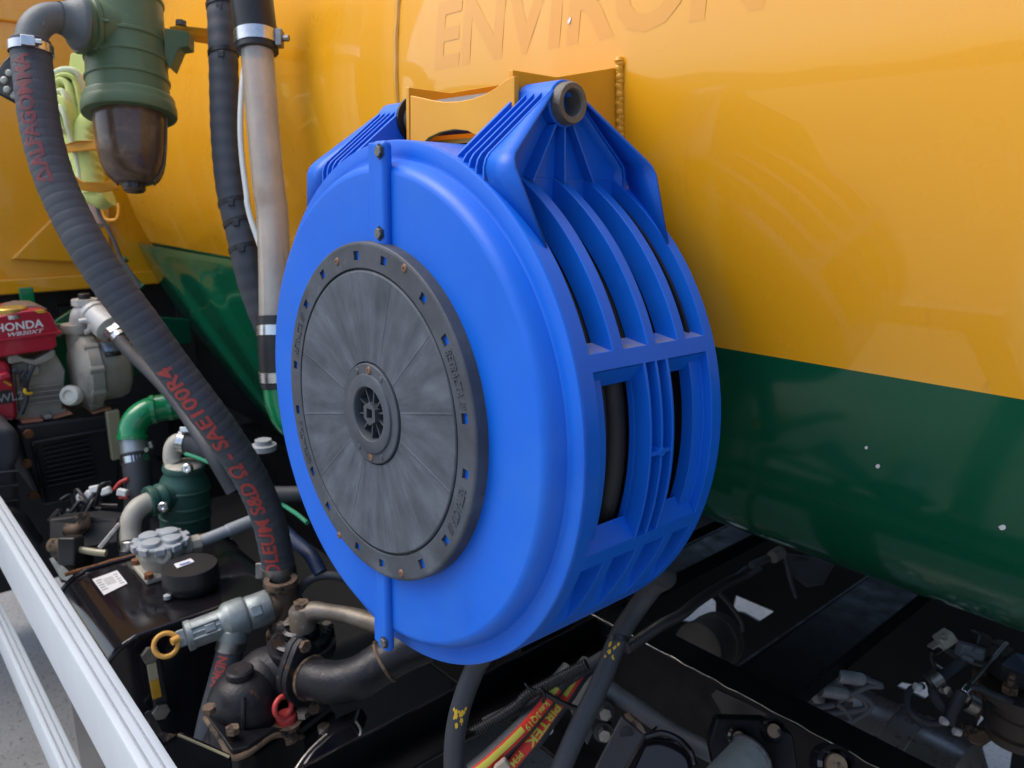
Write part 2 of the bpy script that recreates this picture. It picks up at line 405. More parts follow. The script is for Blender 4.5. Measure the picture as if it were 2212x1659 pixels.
# ------------------------------------------------------------------ tanker body
YC, ZT, RT0 = 1.495, 1.75, .81
ZLINE = 1.427
def tank_r(x): 
    d = max(0, -1.03-x)
    return RT0 - .075*d*(1 if d < .9 else .9/d) - .04*max(0, d-.9)
def tank_pt(x, a, off=0.):   # a: angle up from the point nearest the camera side
    r = tank_r(x)+off
    return V((x, YC-r*math.cos(a), ZT+r*math.sin(a)))
def tank():
    t = root('tank', 'large glossy tank painted yellow above and dark green below, filling the background behind the reel', 'tank', (-.6, YC, ZT-RT0))
    aL = math.asin((ZLINE-ZT)/RT0)
    xs = [-2.85, -2.6, -2.2, -1.9, -1.6, -1.4, -1.2, -1.1, -1.03] + [-.9+.25*i for i in range(12)]
    def shell(name, a0, a1, m, n):
        b = MB(); vs = []; fs = []
        for x in xs:
            for k in range(n+1):
                ax = math.asin(max(-1, min(1, (ZLINE-ZT)/tank_r(x))))
                A0 = ax if a0 is None else a0; A1 = ax if a1 is None else a1
                vs.append(tank_pt(x, A0+(A1-A0)*k/n))
        for i in range(len(xs)-1):
            for k in range(n): fs.append((i*(n+1)+k, (i+1)*(n+1)+k, (i+1)*(n+1)+k+1, i*(n+1)+k+1))
        b.add(vs, fs); return b.obj(name, m, t, smooth=40)
    up = shell('upper_shell', None, pi*1.1, M['yellow'], 64)
    lo = shell('lower_shell', -pi*.92, None, M['green'], 64)
    # weld seam round the barrel and the closing end
    b = MB(); pts = [tank_pt(-1.035, -.3+2.2*i/90, .001+.0006*math.sin(i*2.1)) for i in range(91)]
    b.tube(pts, .0045, 8, n=220); b.obj('weld_seam', M['yellow'], up)
    b = MB(); b.lathe([(0, -.12), (.4, -.09), (tank_r(-2.85)*.98, 0)], (-2.85, YC, ZT), (1, 0, 0), 48); b.obj('tank_end', M['yellow'], t)
    # ghost of removed lettering
    b = MB(); k = .155
    p0 = at(945, 148, y=.69)
    a0 = math.asin((p0.z-ZT)/RT0)
    def fn(x, y): return tank_pt(p0.x+x, a0+y/RT0, .00015)
    text_on(b, 'ENVIRON', .116, fn, shear=.06, cuts=2, bold=.0035, fit=.515)
    b.obj('lettering', 'ghost', up, smooth=0, label='faded ghost lettering reading ENVIRON')
    # paint chips on the green
    for px, py, s in ((1872, 966, .0022), (1897, 1006, .003), (2166, 1138, .004), (1231, 45, .003)):
        p = at(px, py, y=.71); a = math.asin(max(-1, min(1, (p.z-ZT)/RT0)))
        # solve for the surface point on the same line of sight
        for _ in range(8):
            q = tank_pt(p.x, a); p = at(px, py, y=q.y); a = math.asin(max(-1, min(1, (p.z-ZT)/RT0)))
        q = tank_pt(p.x, a, .0005); ez = (tank_pt(p.x, a+.01)-tank_pt(p.x, a)).normalized(); ex = V((1, 0, 0)); nn = ex.cross(ez)
        b = MB(); b.prism([q + ex*(s*math.cos(i)*.8*(1+.2*math.sin(i*5))) + ez*(s*1.2*math.sin(i+.5)) for i in [j*2*pi/9 for j in range(9)]], nn*.0006)
        b.obj('bird_dropping', 'white_print', t)
    # pressed green panel below the colour line at the cab end
    b = MB(); vs = []; fs = []; nu, nv = 40, 24
    for j in range(nv+1):
        v = j/nv
        L = (272+(626-272)*v, 521+(966-521)*v + 14*math.sin(v*pi)); R_ = (690+(800-690)*v, 596+(1010-596)*v)
        for i in range(nu+1):
            u = i/nu; px = L[0]+(R_[0]-L[0])*u; py = L[1]+(R_[1]-L[1])*u
            fl = .03*max(0, 1-abs(u-.09)/.09) + .03*max(0, 1-abs(u-.28)/.11)
            y = .862 - .055*u + .24*v*v*.6 - fl*(min(1, v*6))*.6 + .09*max(0, .08-u)/.08
            vs.append(at(px, py, y=y))
    for j in range(nv):
        for i in range(nu): fs.append((j*(nu+1)+i, j*(nu+1)+i+1, (j+1)*(nu+1)+i+1, (j+1)*(nu+1)+i))
    b.add(vs, fs); b.obj('pressed_panel', 'green', t, smooth=60, solid=.006)
    # bracket the reel swings from
    return t, up
TANK, TANK_UP = tank()

# ------------------------------------------------------------------ cab
def cab():
    X = -3.05
    zl = at(0, 640, x=X).z
    c = root('truck_cab', 'yellow rear wall of the truck cab behind the suction hose at the left edge', 'truck cab', (X, .4, zl))
    b = MB(); b.box((X-.25, .35, zl+.75), (.5, 1.7, 1.5)); b.obj('cab_wall', 'yellow', c, bevel=.03, bseg=4)
    b = MB(); z = at(0, 33, x=X).z; b.box((X+.006, .35, z), (.02, 1.66, .035)); b.obj('trim_strip', 'yellow', c, bevel=.006)
    b = MB(); b.box((X+.010, .35, zl+.03), (.018, 1.66, .05)); b.obj('lower_flange', 'yellow', c, bevel=.006)
    b = MB(); b.prism([at(20, 560, x=X+.004), at(110, 470, x=X+.004), at(235, 430, x=X+.004), at(235, 570, x=X+.004)], (.02, 0, 0))
    b.obj('pressed_recess', 'yellow', c, bevel=.008)
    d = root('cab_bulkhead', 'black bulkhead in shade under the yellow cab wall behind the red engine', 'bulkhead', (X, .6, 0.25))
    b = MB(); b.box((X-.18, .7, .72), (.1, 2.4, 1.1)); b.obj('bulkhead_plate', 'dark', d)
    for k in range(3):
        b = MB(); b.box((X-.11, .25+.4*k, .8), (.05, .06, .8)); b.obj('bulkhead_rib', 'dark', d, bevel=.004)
    g = root('green_subframe', 'green painted subframe bracket behind the red engine under the cab', 'frame', at(150, 740, x=-2.75))
    b = MB(); b.box(at(62, 668, x=-2.9), (.02, .04, .14)); b.obj('strut', 'pvc_green', g, bevel=.003)
    b = MB(); p = at(150, 715, x=-2.62); b.prism([p+V((0, -.14, -.06)), p+V((0, -.10, 0)), p+V((0, .02, .07)), p+V((0, .09, .05)), p+V((0, .35, .0)), p+V((0, .35, -.08))], (.02, 0, 0)); b.obj('gusset', 'green', g, bevel=.004)
    b = MB(); b.tube([at(110, 712, x=-2.58), at(200, 705, x=-2.58), at(320, 690, x=-2.58)], .018, 12); b.obj('cross_tube', 'pvc_green', g)
    b = MB(); b.hexbolt(at(122, 712, x=-2.57), (1, 0, 0), .02, .012); b.obj('bolt', 'dull_steel', g)
    b = MB(); b.box(at(170, 770, x=-2.60), (.02, .36, .16)); b.obj('plate', 'green', g, bevel=.004)
cab()
#SECTION_END_SETTING
# ------------------------------------------------------------------ hose reel
RC = V((-0.69717349, 0.41261517, 1.37020921))
E1 = V((0.99998104, 0.00615748, 0)); E2 = V((-1.38171e-04, 2.24391e-02, 9.99748e-01)); EN = V((-0.00615593, 0.99972925, -0.02243956))
def RL(u, v, s): return RC + E1*u + E2*v + EN*s
def RP(th, s, r):
    q = math.radians(th); return RL(r*math.cos(q), r*math.sin(q), s)
def curved_box(mb, t0, t1, s0, s1, r0, r1, n=None):
    n = n or max(2, int(abs(t1-t0)/2.5)); vs = []; fs = []
    for i in range(n+1):
        t = t0+(t1-t0)*i/n
        vs += [RP(t, s0, r0), RP(t, s1, r0), RP(t, s1, r1), RP(t, s0, r1)]
    for i in range(n):
        for k in range(4):
            a = i*4+k; c = i*4+(k+1) % 4; fs.append((a, c, c+4, a+4))
    fs.append((0, 3, 2, 1)); fs.append((n*4, n*4+1, n*4+2, n*4+3)); mb.add(vs, fs)
def height_rim(mb, ths, ss, level, r_in, closed=True):
    """curved panel: level(theta, s) gives the radius of each cell, None where it is open"""
    key = {}
    def vid(i, j, r):
        k = (i % (len(ths)-1) if closed else i, j, round(r, 5))
        if k not in key: key[k] = len(mb.v); mb.v.append(RP(ths[i], ss[j], r))
        return key[k]
    nt, ns = len(ths)-1, len(ss)-1
    lv = [[level((ths[i]+ths[i+1])/2, (ss[j]+ss[j+1])/2) for j in range(ns)] for i in range(nt)]
    def h(i, j): 
        x = lv[i % nt][j]; return r_in if x is None else x
    for i in range(nt):
        for j in range(ns):
            r = lv[i][j]
            if r is not None: mb.f.append((vid(i, j, r), vid(i+1, j, r), vid(i+1, j+1, r), vid(i, j+1, r)))
            if j+1 < ns and abs(h(i, j)-h(i, j+1)) > 1e-6:
                a, c = h(i, j), h(i, j+1); mb.f.append((vid(i, j+1, a), vid(i+1, j+1, a), vid(i+1, j+1, c), vid(i, j+1, c)))
            if abs(h(i, j)-h(i+1, j)) > 1e-6:
                a, c = h(i, j), h(i+1, j); mb.f.append((vid(i+1, j, a), vid(i+1, j+1, a), vid(i+1, j+1, c), vid(i+1, j, c)))
def reel():
    t = root('hose_reel', 'round bright blue plastic hose reel with black centre disc hanging from the yellow tank', 'hose reel', RL(0, -.285, .13))
    B = 'blue'
    # ---- front moulding
    b = MB()
    prof = [(.13, .0140), (.238, .0140), (.2470, .0140), (.2475, .01402), (.2508, .0149), (.2540, .0173), (.2564, .0210), (.2580, .0256), (.2596, .0300), (.2606, .0330), (.2622, .03365), (.2650, .0334), (.2775, .0330), (.2792, .0338), (.2799, .0352), (.2800, .037), (.2800, .045)]
    b.lathe(prof, RC, EN, 160, ref=E1); front = b.obj('front_shell', B, t, smooth=28)
    # ---- rim
    S = [.045, .053, .071, .083, .097, .119, .1223, .130, .1353, .1385, .142, .1506, .154, .174, .187, .197, .214, .216, .229]
    TH = [-180+2*i for i in range(181)]
    for q in (-39, -20.5, -17.2, 17.4, 20.6, -.6, .6, 61, -37): TH.append(q)
    TH = sorted(set(TH)); TH = [q for q in TH if q in (-39, -20.5, -17.2, 17.4, 20.6, -.6, .6, 61, -37) or min(abs(q-z) for z in (-39, -20.5, -17.2, 17.4, 20.6, 61, -37)) > .55]
    pk = ((.053, .083), (.097, .130), (.142, .174), (.187, .216))
    def level(th, s):
        if 20.6 < th < 61 and .053 < s < .216: return None
        if -17.2 < th < 17.4:
            if .119 < s < .154:
                return .262
            if .071 < s < .119 or .154 < s < .197: return None
            if .053 < s < .071 or .197 < s < .214: return .2700
        if -39 < th < -20.5:
            for a, c in pk:
                if a < s < c: return .2615 if th < -37 else .2625
        return .280
    b = MB(); height_rim(b, TH, S, level, .257)
    rim = b.obj('slatted_rim', B, t, smooth=30, bevel=.0009)
    # floor ramps in the lower pockets
    for a, c in pk:
        b = MB(); n = 8; vs = []; fs = []
        for i in range(n+1):
            q = i/n; th = -39.1 + 9*q; r = .2797 - .0165*q
            vs += [RP(th, a, r), RP(th, c, r), RP(th, c, .25), RP(th, a, .25)]
        for i in range(n):
            for k in range(4): fs.append((i*4+k, i*4+(k+1) % 4, i*4+4+(k+1) % 4, i*4+4+k))
        fs += [(0, 1, 2, 3), (n*4, n*4+3, n*4+2, n*4+1)]
        b.add(vs, fs); b.obj('pocket_ramp', B, t, smooth=30)
    # slats between the upper slots, with dusty sills at their feet
    for a, c in ((.083, .097), (.130, .142), (.174, .187)):
        b = MB(); curved_box(b, 20.4, 64, a, c, .256, .2801, 30); b.obj('slat', B, t, smooth=30, bevel=.0012)
    dust = mat('dusty_blue_plastic', (.16, .16, .17), .8, var=(.03, .11, .5), vscale=60)
    for a, c in pk:
        b = MB(); vs = [RP(20.5, a, .2792), RP(20.5, c, .2792), RP(23.2, c, .258), RP(23.2, a, .258), RP(20.5, a, .258), RP(20.5, c, .258)]
        b.add(vs, [(0, 1, 2, 3), (0, 4, 5, 1), (3, 2, 5, 4), (0, 3, 4), (1, 5, 2)]); b.obj('slot_sill', dust, t)
    # splayed lintel and sill of the two windows
    for a, c, o0, o1 in ((.0535, .1188, .0795, .1188), (.1545, .2135, .1545, .1875)):
        for th0, th1 in ((17.3, 14.6), (-17.1, -14.2)):
            b = MB(); vs = [RP(th0, a, .2795), RP(th0, c, .2795), RP(th1, c, .262), RP(th1, a, .262), RP(th0, a, .259), RP(th0, c, .259)]
            b.add(vs, [(0, 1, 2, 3), (0, 4, 5, 1), (3, 2, 5, 4), (0, 3, 4), (1, 5, 2)]); b.obj('window_splay', B, t)
    # thin ribs of the middle strip with the small cross boss
    for a in (.1192, .1352, .1508):
        b = MB(); curved_box(b, -17.4, 17.6, a, a+.0028, .255, .2803, 24); b.obj('window_rib', B, t, smooth=30, bevel=.0008)
    b = MB(); curved_box(b, -.2, .5, .1218, .1512, .262, .2795, 2); ro = b.obj('cross_rib', B, t, bevel=.0006)
    b = MB(); b.cyl(RP(.2, .1366, .262), RP(.2, .1366, .281), .0042, 16); b.obj('boss', B, ro)
    # side wall of the windows towards the middle
    b = MB(); curved_box(b, -17.3, 17.5, .1185, .1191, .2665, .2798, 24); curved_box(b, -17.3, 17.5, .1537, .1543, .2665, .2798, 24)
    b.obj('window_wall', B, t, smooth=30)
    # back shell
    b = MB(); b.lathe([(.28, .229), (.279, .231), (.27, .234), (.2, .236), (.03, .236), (0, .236)], RC, EN, 96, ref=E1); b.obj('back_shell', B, t, smooth=50)
    # hose wound inside and its drum
    for r in (.246, .226):
        for k in range(6):
            s = .062+.0295*k + (.012 if r < .24 else 0)
            if s > .205: continue
            b = MB(); b.torus(RL(.002*math.sin(k*3), .002*math.cos(k*5), s), EN + E1*.03*math.sin(k*7) + E2*.02*math.cos(k*4), r-.004, .0118, 72, 12)
            b.obj('hose_turn', 'hose_dark', t, smooth=60)
    b = MB(); b.lathe([(0, .05), (.205, .05), (.205, .21), (0, .21)], RC, EN, 48); b.obj('drum', 'black_plastic', t)
    b = MB(); b.lathe([(.12, .2085), (.268, .2085), (.268, .212), (.12, .212)], RC, EN, 64)
    b.obj('drum_flange', 'black_plastic', t)
    # ---- seam ridges with bolts
    def ridge(u0, u1, v0, v1, top):
        b = MB(); b.box(RL((u0+u1)/2, (v0+v1)/2, .0120), (u1-u0, abs(v1-v0), .012), (E1, E2, EN))
        o = b.obj('seam_ridge', B, front, bevel=.0055, bseg=4)
        b = MB(); b.box(RL(u0-.005, (v0+v1)/2, .0135), (.014, abs(v1-v0)*.98, .006), (E1, E2, EN)); b.obj('seam_step', B, front, bevel=.002)
        return o
    ridge(.005, .0285, .170, .277, True); ridge(-.006, .0165, -.279, -.17, False)
    bt = mat('zinc_bolt', (.12, .13, .12), .45, metal=.7, var=(.22, .22, .2), vscale=200)
    socket = M['dark']
    for u, v in ((.0225, .2665), (.0195, .1885), (.0115, -.2655)):
        b = MB(); b.lathe([(.0075, .0), (.0073, -.0008), (0, -.0008)], RL(u, v, .0057), EN, 6, ref=E2); o = b.obj('bolt_socket', socket, front, smooth=0)
        b = MB(); b.hexbolt(RL(u, v, .0055), -EN, .0055, .003); b.obj('bolt', bt, front, bevel=.0005)
    # ---- A-shaped hanger arms
    SM = .1325; VC = .312; RA = .0198
    def profile(inset=0., low=.2):
        sl, vk = .0345+inset, .2585-inset*.3
        # slope tangent to the apex arc
        c = (SM, VC); P = (sl, vk); d = math.hypot(c[0]-P[0], c[1]-P[1]); base = math.atan2(c[1]-P[1], c[0]-P[0]); ra = RA-inset*.6
        al = base + math.asin(ra/d); tl = math.sqrt(d*d-ra*ra)
        T = (P[0]+tl*math.cos(al), P[1]+tl*math.sin(al))
        pts = [(sl, low), (sl, vk-.008), (sl+.002, vk-.001), (sl+.006, vk+.0045)]
        a0 = al + pi/2; 
        for i in range(9):
            a = a0 + (pi/2-a0)*i/8; pts.append((c[0]+ra*math.cos(a), c[1]+ra*math.sin(a)))
        return pts + [(2*SM-p[0], p[1]) for p in reversed(pts[:-1])]
    for sg in (1, -1):
        arm = MB()
        # web behind the fins (outer skin) : strip following the inset profile
        pr_ = profile(.0085, .2)
        vs = []; fs = []
        for s, v in pr_: vs += [RL(sg*.098, v, s), RL(sg*.146, v, s)]
        for i in range(len(pr_)-1): fs.append((2*i, 2*i+1, 2*i+3, 2*i+2))
        arm.add(vs, fs)
        a_o = arm.obj('hanger_arm', B, t, smooth=25, solid=.003, recalc=True)
        b = MB(); b.prism([RL(sg*.0975, v, s) for s, v in profile(0, .2)], E1*(sg*.004)); b.obj('arm_wall', B, a_o, bevel=.001)
        for u in (.1445, .1340, .1235, .1130):
            b = MB(); b.prism([RL(sg*(u-.0013), v, s) for s, v in profile(0, .205)], E1*(sg*.0026)) if u < .144 else \
                b.prism([RL(sg*(u-.0013), v, s) for s, v in profile(0, .205)][:len(profile(0))//2+1] + [RL(sg*(u-.0013), v, s) for s, v in reversed(profile(.007, .205)[:len(profile(0))//2+1])], E1*(sg*.0026))
            b.obj('fin', B, a_o, bevel=.0008)
        # rear half of the outermost fin
        pp = profile(0, .205); hh = len(pp)//2; qq = profile(.007, .205)
        b = MB(); b.prism([RL(sg*.1432, v, s) for s, v in pp[hh:]] + [RL(sg*.1432, v, s) for s, v in reversed(qq[hh:])], E1*(sg*.0026)); b.obj('fin', B, a_o, bevel=.0008)
        # hood: the flared collar outside the last fin
        inn = [(s, v) for s, v in profile(.0012, .222)]
        def flare(v): return .1455 if v > .315 else (.148+(.180-.148)*(.315-v)/(.315-.258) if v > .258 else .180+(.2125-.180)*(.258-v)/(.258-.184))
        b = MB(); vs = []; fs = []
        col_o = []
        for s, v in inn:
            col_o.append((RL(sg*.1442, v, s), RL(sg*flare(v), v - (0 if v > .225 else .0), s)))
        # feet run down along the rim to a point
        footL = RL(sg*.2125, .1835, .0475); footR = RL(sg*.2125, .1835, 2*SM-.0475)
        rows = [(RP(sg > 0 and 57 or 123, .036, .2795), footL)] + col_o[1:-1] + [(RP(sg > 0 and 57 or 123, 2*SM-.036, .2795), footR)]
        for a_, c_ in rows: vs += [a_, c_]
        for i in range(len(rows)-1): fs.append((2*i, 2*i+1, 2*i+3, 2*i+2))
        b.add(vs, fs); b.obj('hood', B, a_o, smooth=28, solid=.0028)
        # fan ribs under the pivot
        for s0, s1 in ((.121, .0905), (.1325, .1325), (.144, .1735)):
            b = MB(); b.prism([RL(sg*.100, .293, s0-.001), RL(sg*.1475, .293, s0-.001), RL(sg*.150, .240, s1-.001), RL(sg*.100, .258, s1-.001)], EN*.0024); b.obj('fan_rib', B, a_o, bevel=.0006)
        b = MB(); b.lathe([(.0194, 0), (.0216, 0), (.0216, .0455), (.0205, .0465), (.0194, .0465)], RL(sg*.1005, VC, SM), E1*sg, 40); b.obj('pivot_boss', B, a_o)
    # pivot tube and washers
    b = MB(); prof = [(.0120, .0), (.0120, .310), (.0135, .312), (.0180, .312), (.0193, .3095), (.0193, .0025), (.0180, 0), (.0120, 0)]
    b.lathe(prof, RL(-.1545, VC, SM), E1, 40); b.obj('pivot_tube', 'tube_dark', t)
    b = MB(); b.lathe([(0, 0), (.0122, 0)], RL(.118, VC, SM), E1, 24); b.obj('bore_shade_disc', 'rust', t)  # added disc standing in for the shade inside the tube
    for u in (-.0965, .0935):
        b = MB(); b.lathe([(.018, 0), (.027, 0), (.027, .004), (.018, .004)], RL(u-.002, VC, SM), E1, 32); b.obj('pivot_washer', 'black_plastic', t)

    # ---- cover disc
    holes = []
    H = [(403, 120), (527, 128), (718, 285), (820, 487), (903, 858), (897, 1110), (802, 1400), (697, 1508), (520, 1530), (408, 1455), (270, 1268), (203, 1097), (145, 815), (141, 622), (189, 362), (259, 229)]
    def ray_plane(px, py):
        d = FW + RT*((px-CX)/FPX) - UP*((py-CY)/FPX); k = ((RC-CAM).dot(EN))/d.dot(EN); p = CAM+d*k-RC
        return math.degrees(math.atan2(p.dot(E2), p.dot(E1))), math.hypot(p.dot(E1), p.dot(E2))
    for x, y in H: holes.append(ray_plane(576+.4796*x, 493.8+.4796*y)[0])
    ths = set(-180+3*i for i in range(121))
    for a in holes:
        ths -= set(q for q in ths if abs(q-a) < 2.2); ths.add(round(a-1.75, 3)); ths.add(round(a+1.75, 3))
    ths = sorted(ths); ths[0] = -180
    if ths[-1] != 180: ths.append(180)
    rs = [.1535, .1612, .1704, .1765]
    b = MB(); key = {}
    def vid(i, j, s):
        k = (i % (len(ths)-1), j, s)
        if k not in key: key[k] = len(b.v); b.v.append(RP(ths[i], s, rs[j]))
        return key[k]
    nt = len(ths)-1
    def hole(i, j): return j == 1 and any(abs((ths[i % nt]+ths[i % nt+1])/2-a) < .5 for a in holes)
    for i in range(nt):
        for j in range(3):
            if not hole(i, j): b.f.append((vid(i, j, 0.), vid(i+1, j, 0.), vid(i+1, j+1, 0.), vid(i, j+1, 0.)))
            else:
                for (p, q) in (((i, j), (i+1, j)), ((i+1, j), (i+1, j+1)), ((i+1, j+1), (i, j+1)), ((i, j+1), (i, j))):
                    b.f.append((vid(*p, 0.), vid(*q, 0.), vid(*q, .0142), vid(*p, .0142)))
    b.lathe([(.1765, 0), (.1785, .0006), (.1797, .002), (.1805, .0145)], RC, EN, 160, ref=E1)
    b.lathe([(.1535, 0), (.1530, .0006), (.1527, .004), (.1512, .004), (.1507, .0008), (.1500, .0)], RC, EN, 160, ref=E1)
    rimo = b.obj('cover_rim', 'disc_rim', t, smooth=30)
    b = MB(); b.lathe([(.1504, .0004), (.1490, -.0004), (.100, .0016), (.0560, .0030), (.0552, .0060), (.0540, .0060)], RC, EN, 144, ref=E1)
    for k in range(12):
        a = math.radians(k*30+12); d = E1*math.cos(a)+E2*math.sin(a); tn = E2*math.cos(a)-E1*math.sin(a)
        p0, p1 = RC+d*.058+EN*.0030, RC+d*.148-EN*.0002
        b.add([p0-tn*.0012, p0-EN*.0005, p0+tn*.0012, p1-tn*.002, p1-EN*.0004, p1+tn*.002], [(0, 1, 4, 3), (1, 2, 5, 4)])
    disc = b.obj('cover_disc', 'disc', t, smooth=30)
    for a in holes:
        b = MB(); b.lathe([(.1608, .0035), (.1708, .0035), (.1708, .0138), (.1608, .0138), (.1608, .0035)], RC, EN, 3, ref=E1, a0=-math.radians(a+2.0), a1=-math.radians(a-2.0)); b.obj('added_hole_floor', B, front)  # blue floors added and raised so the holes catch light
    M['emboss'] = mat('worn_embossing', (.055, .063, .076), .55)
    for ac in (23.4, -21.9, 156.5, -156.3):
        b = MB()
        vs, fs = text_geo('RETRACTA ///', .016, .25, 1, .0)
        x1 = max(v[0] for v in vs); k = .054/x1
        r0 = .1575
        def fe(x, y, h): return RP(ac + math.degrees(.027/r0) - math.degrees(x*k/r0), -h, r0 + .0022 + y*.9)
        emboss(b, vs, fs, fe, .001)
        b.obj('embossed_lettering', M['emboss'], rimo, smooth=0)
    # hub
    b = MB(); b.lathe([(.0540, .0050), (.0540, .0014), (.0530, .0006), (.0432, .0006), (.0425, -.0012), (.0412, -.0018), (.0300, -.0010), (.0290, .0000), (.0283, .004), (.0280, .026)], RC, EN, 96, ref=E1)
    hub = b.obj('hub_ring', 'disc_rim', t, smooth=35)
    b = MB(); b.lathe([(0, .026), (.0285, .026)], RC, EN, 48); b.obj('hub_floor', 'black_plastic', t)
    for k in range(10):
        a = 2*pi*k/10+.2; d = E1*math.cos(a)+E2*math.sin(a); tn = E2*math.cos(a)-E1*math.sin(a)
        b = MB(); b.box(RC+d*.0200+EN*.015, (.019, .0018, .020), (d, tn, EN)); b.obj('hub_spoke', 'disc_rim', hub)
    def hexring(r, s, ang=pi/2): return [RL(r*math.cos(ang+i*pi/3), r*math.sin(ang+i*pi/3), s) for i in range(6)]
    b = MB(); vs = hexring(.0128, .0005)+hexring(.0128, .026); sq = [RL(x, y, s) for s in (.0005, .02) for x, y in ((-.0055, -.0055), (.0055, -.0055), (.0055, .0055), (-.0055, .0055))]
    b.add(vs, [(i, (i+1) % 6, 6+(i+1) % 6, 6+i) for i in range(6)])
    o = len(b.v); b.add(sq, [(0, 1, 5, 4), (1, 2, 6, 5), (2, 3, 7, 6), (3, 0, 4, 7)])
    # front face of the hexagonal socket, split round the square hole
    S4 = [o, o+1, o+2, o+3]   # bl, br, tr, tl ; hex vertices: 0 top,1 ul,2 ll,3 bottom,4 lr,5 ur
    b.f += [(0, 1, S4[3]), (1, 2, S4[0], S4[3]), (2, 3, S4[0]), (3, S4[1], S4[0]), (3, 4, S4[1]), (4, 5, S4[2], S4[1]), (5, 0, S4[2]), (0, S4[3], S4[2])]
    b.obj('hex_socket', 'disc_rim', hub, smooth=0)
    M['screw'] = mat('rusty_screw', (.13, .07, .042), .6, var=(.19, .10, .06), vscale=300)
    # rusty screws
    for x, y in ((318, 148), (621, 178), (328, 1382), (607, 1552)):
        a, r = ray_plane(576+.4796*x, 493.8+.4796*y)
        b = MB(); b.lathe([(.0044, 0), (.0036, -.0012), (.0014, -.0017), (.0012, -.0006), (0, -.0006)], RP(a, 0, r), EN, 14); b.obj('screw', 'screw', rimo)
    for v in (.0475, -.0475):
        b = MB(); b.lathe([(.0044, .0008), (.0036, -.0006), (.0014, -.001), (.0012, -.0002), (0, -.0002)], RL(.0015, v, 0), EN, 14); b.obj('screw', 'screw', hub)
    for a in (60, 118, -62, -118):
        q = math.radians(a); b = MB(); b.lathe([(.0034, .0006), (.0026, -.0004), (0, -.0005)], RL(.0478*math.cos(q), .0478*math.sin(q), 0), EN, 12); b.obj('hub_pip', 'disc_rim', hub)

    # ---- welded bracket on the tank
    bm_ = MB(); SP = .105
    def bp(px, py): 
        d = FW + RT*((px-CX)/FPX) - UP*((py-CY)/FPX); o = RC+EN*SP-CAM; k = o.dot(EN)/d.dot(EN); return CAM+d*k
    top = [(886, 206), (905, 210), (930, 216), (960, 220), (990, 219), (1020, 213), (1048, 203), (1070, 190), (1090, 174), (1111, 163)]
    bot = [(1111, 330), (1060, 330), (1040, 300), (1010, 283), (980, 280), (950, 286), (925, 298), (905, 320), (886, 330)]
    bm_.prism([bp(*p) for p in top+bot], EN*.006)
    br = bm_.obj('reel_bracket', 'yellow_plain', TANK, smooth=30, bevel=.001)
    for u in (-.086, .090):
        p = [RL(u, .345, SP+.006), RL(u, .345, .17), RL(u, .368, .275), RL(u, .255, .285), RL(u, .25, SP+.006)]
        b = MB(); b.prism(p, E1*.006); b.obj('side_plate', 'yellow_plain', br, bevel=.001)
    b = MB(); b.prism([RL(-.08, .287, SP+.02), RL(.09, .287, SP+.02), RL(.09, .287, .285), RL(-.08, .287, .285)], -E2*.005); b.obj('bracket_shelf', 'yellow_plain', br)
    b = MB(); pts = []
    for i in range(60):
        v = .262+.108*i/59; 
        y_s = RL(.099, v, .2); a = math.asin((y_s.z-ZT)/RT0); q = tank_pt(y_s.x, a, .002)
        pts.append(q + V((.0007*math.sin(i*1.9), -.0005*math.sin(i*1.3), 0)))
    b.tube(pts, lambda q: .0044+.0003*math.sin(q*150), 10, n=150); 
    b.lathe([(0, -.005), (.0035, -.0035), (.0052, 0), (.0035, .0035), (0, .005)], pts[-1], (0, 0, 1), 12)
    b.obj('weld_bead', 'yellow_plain', br)
    return t
REEL = reel()
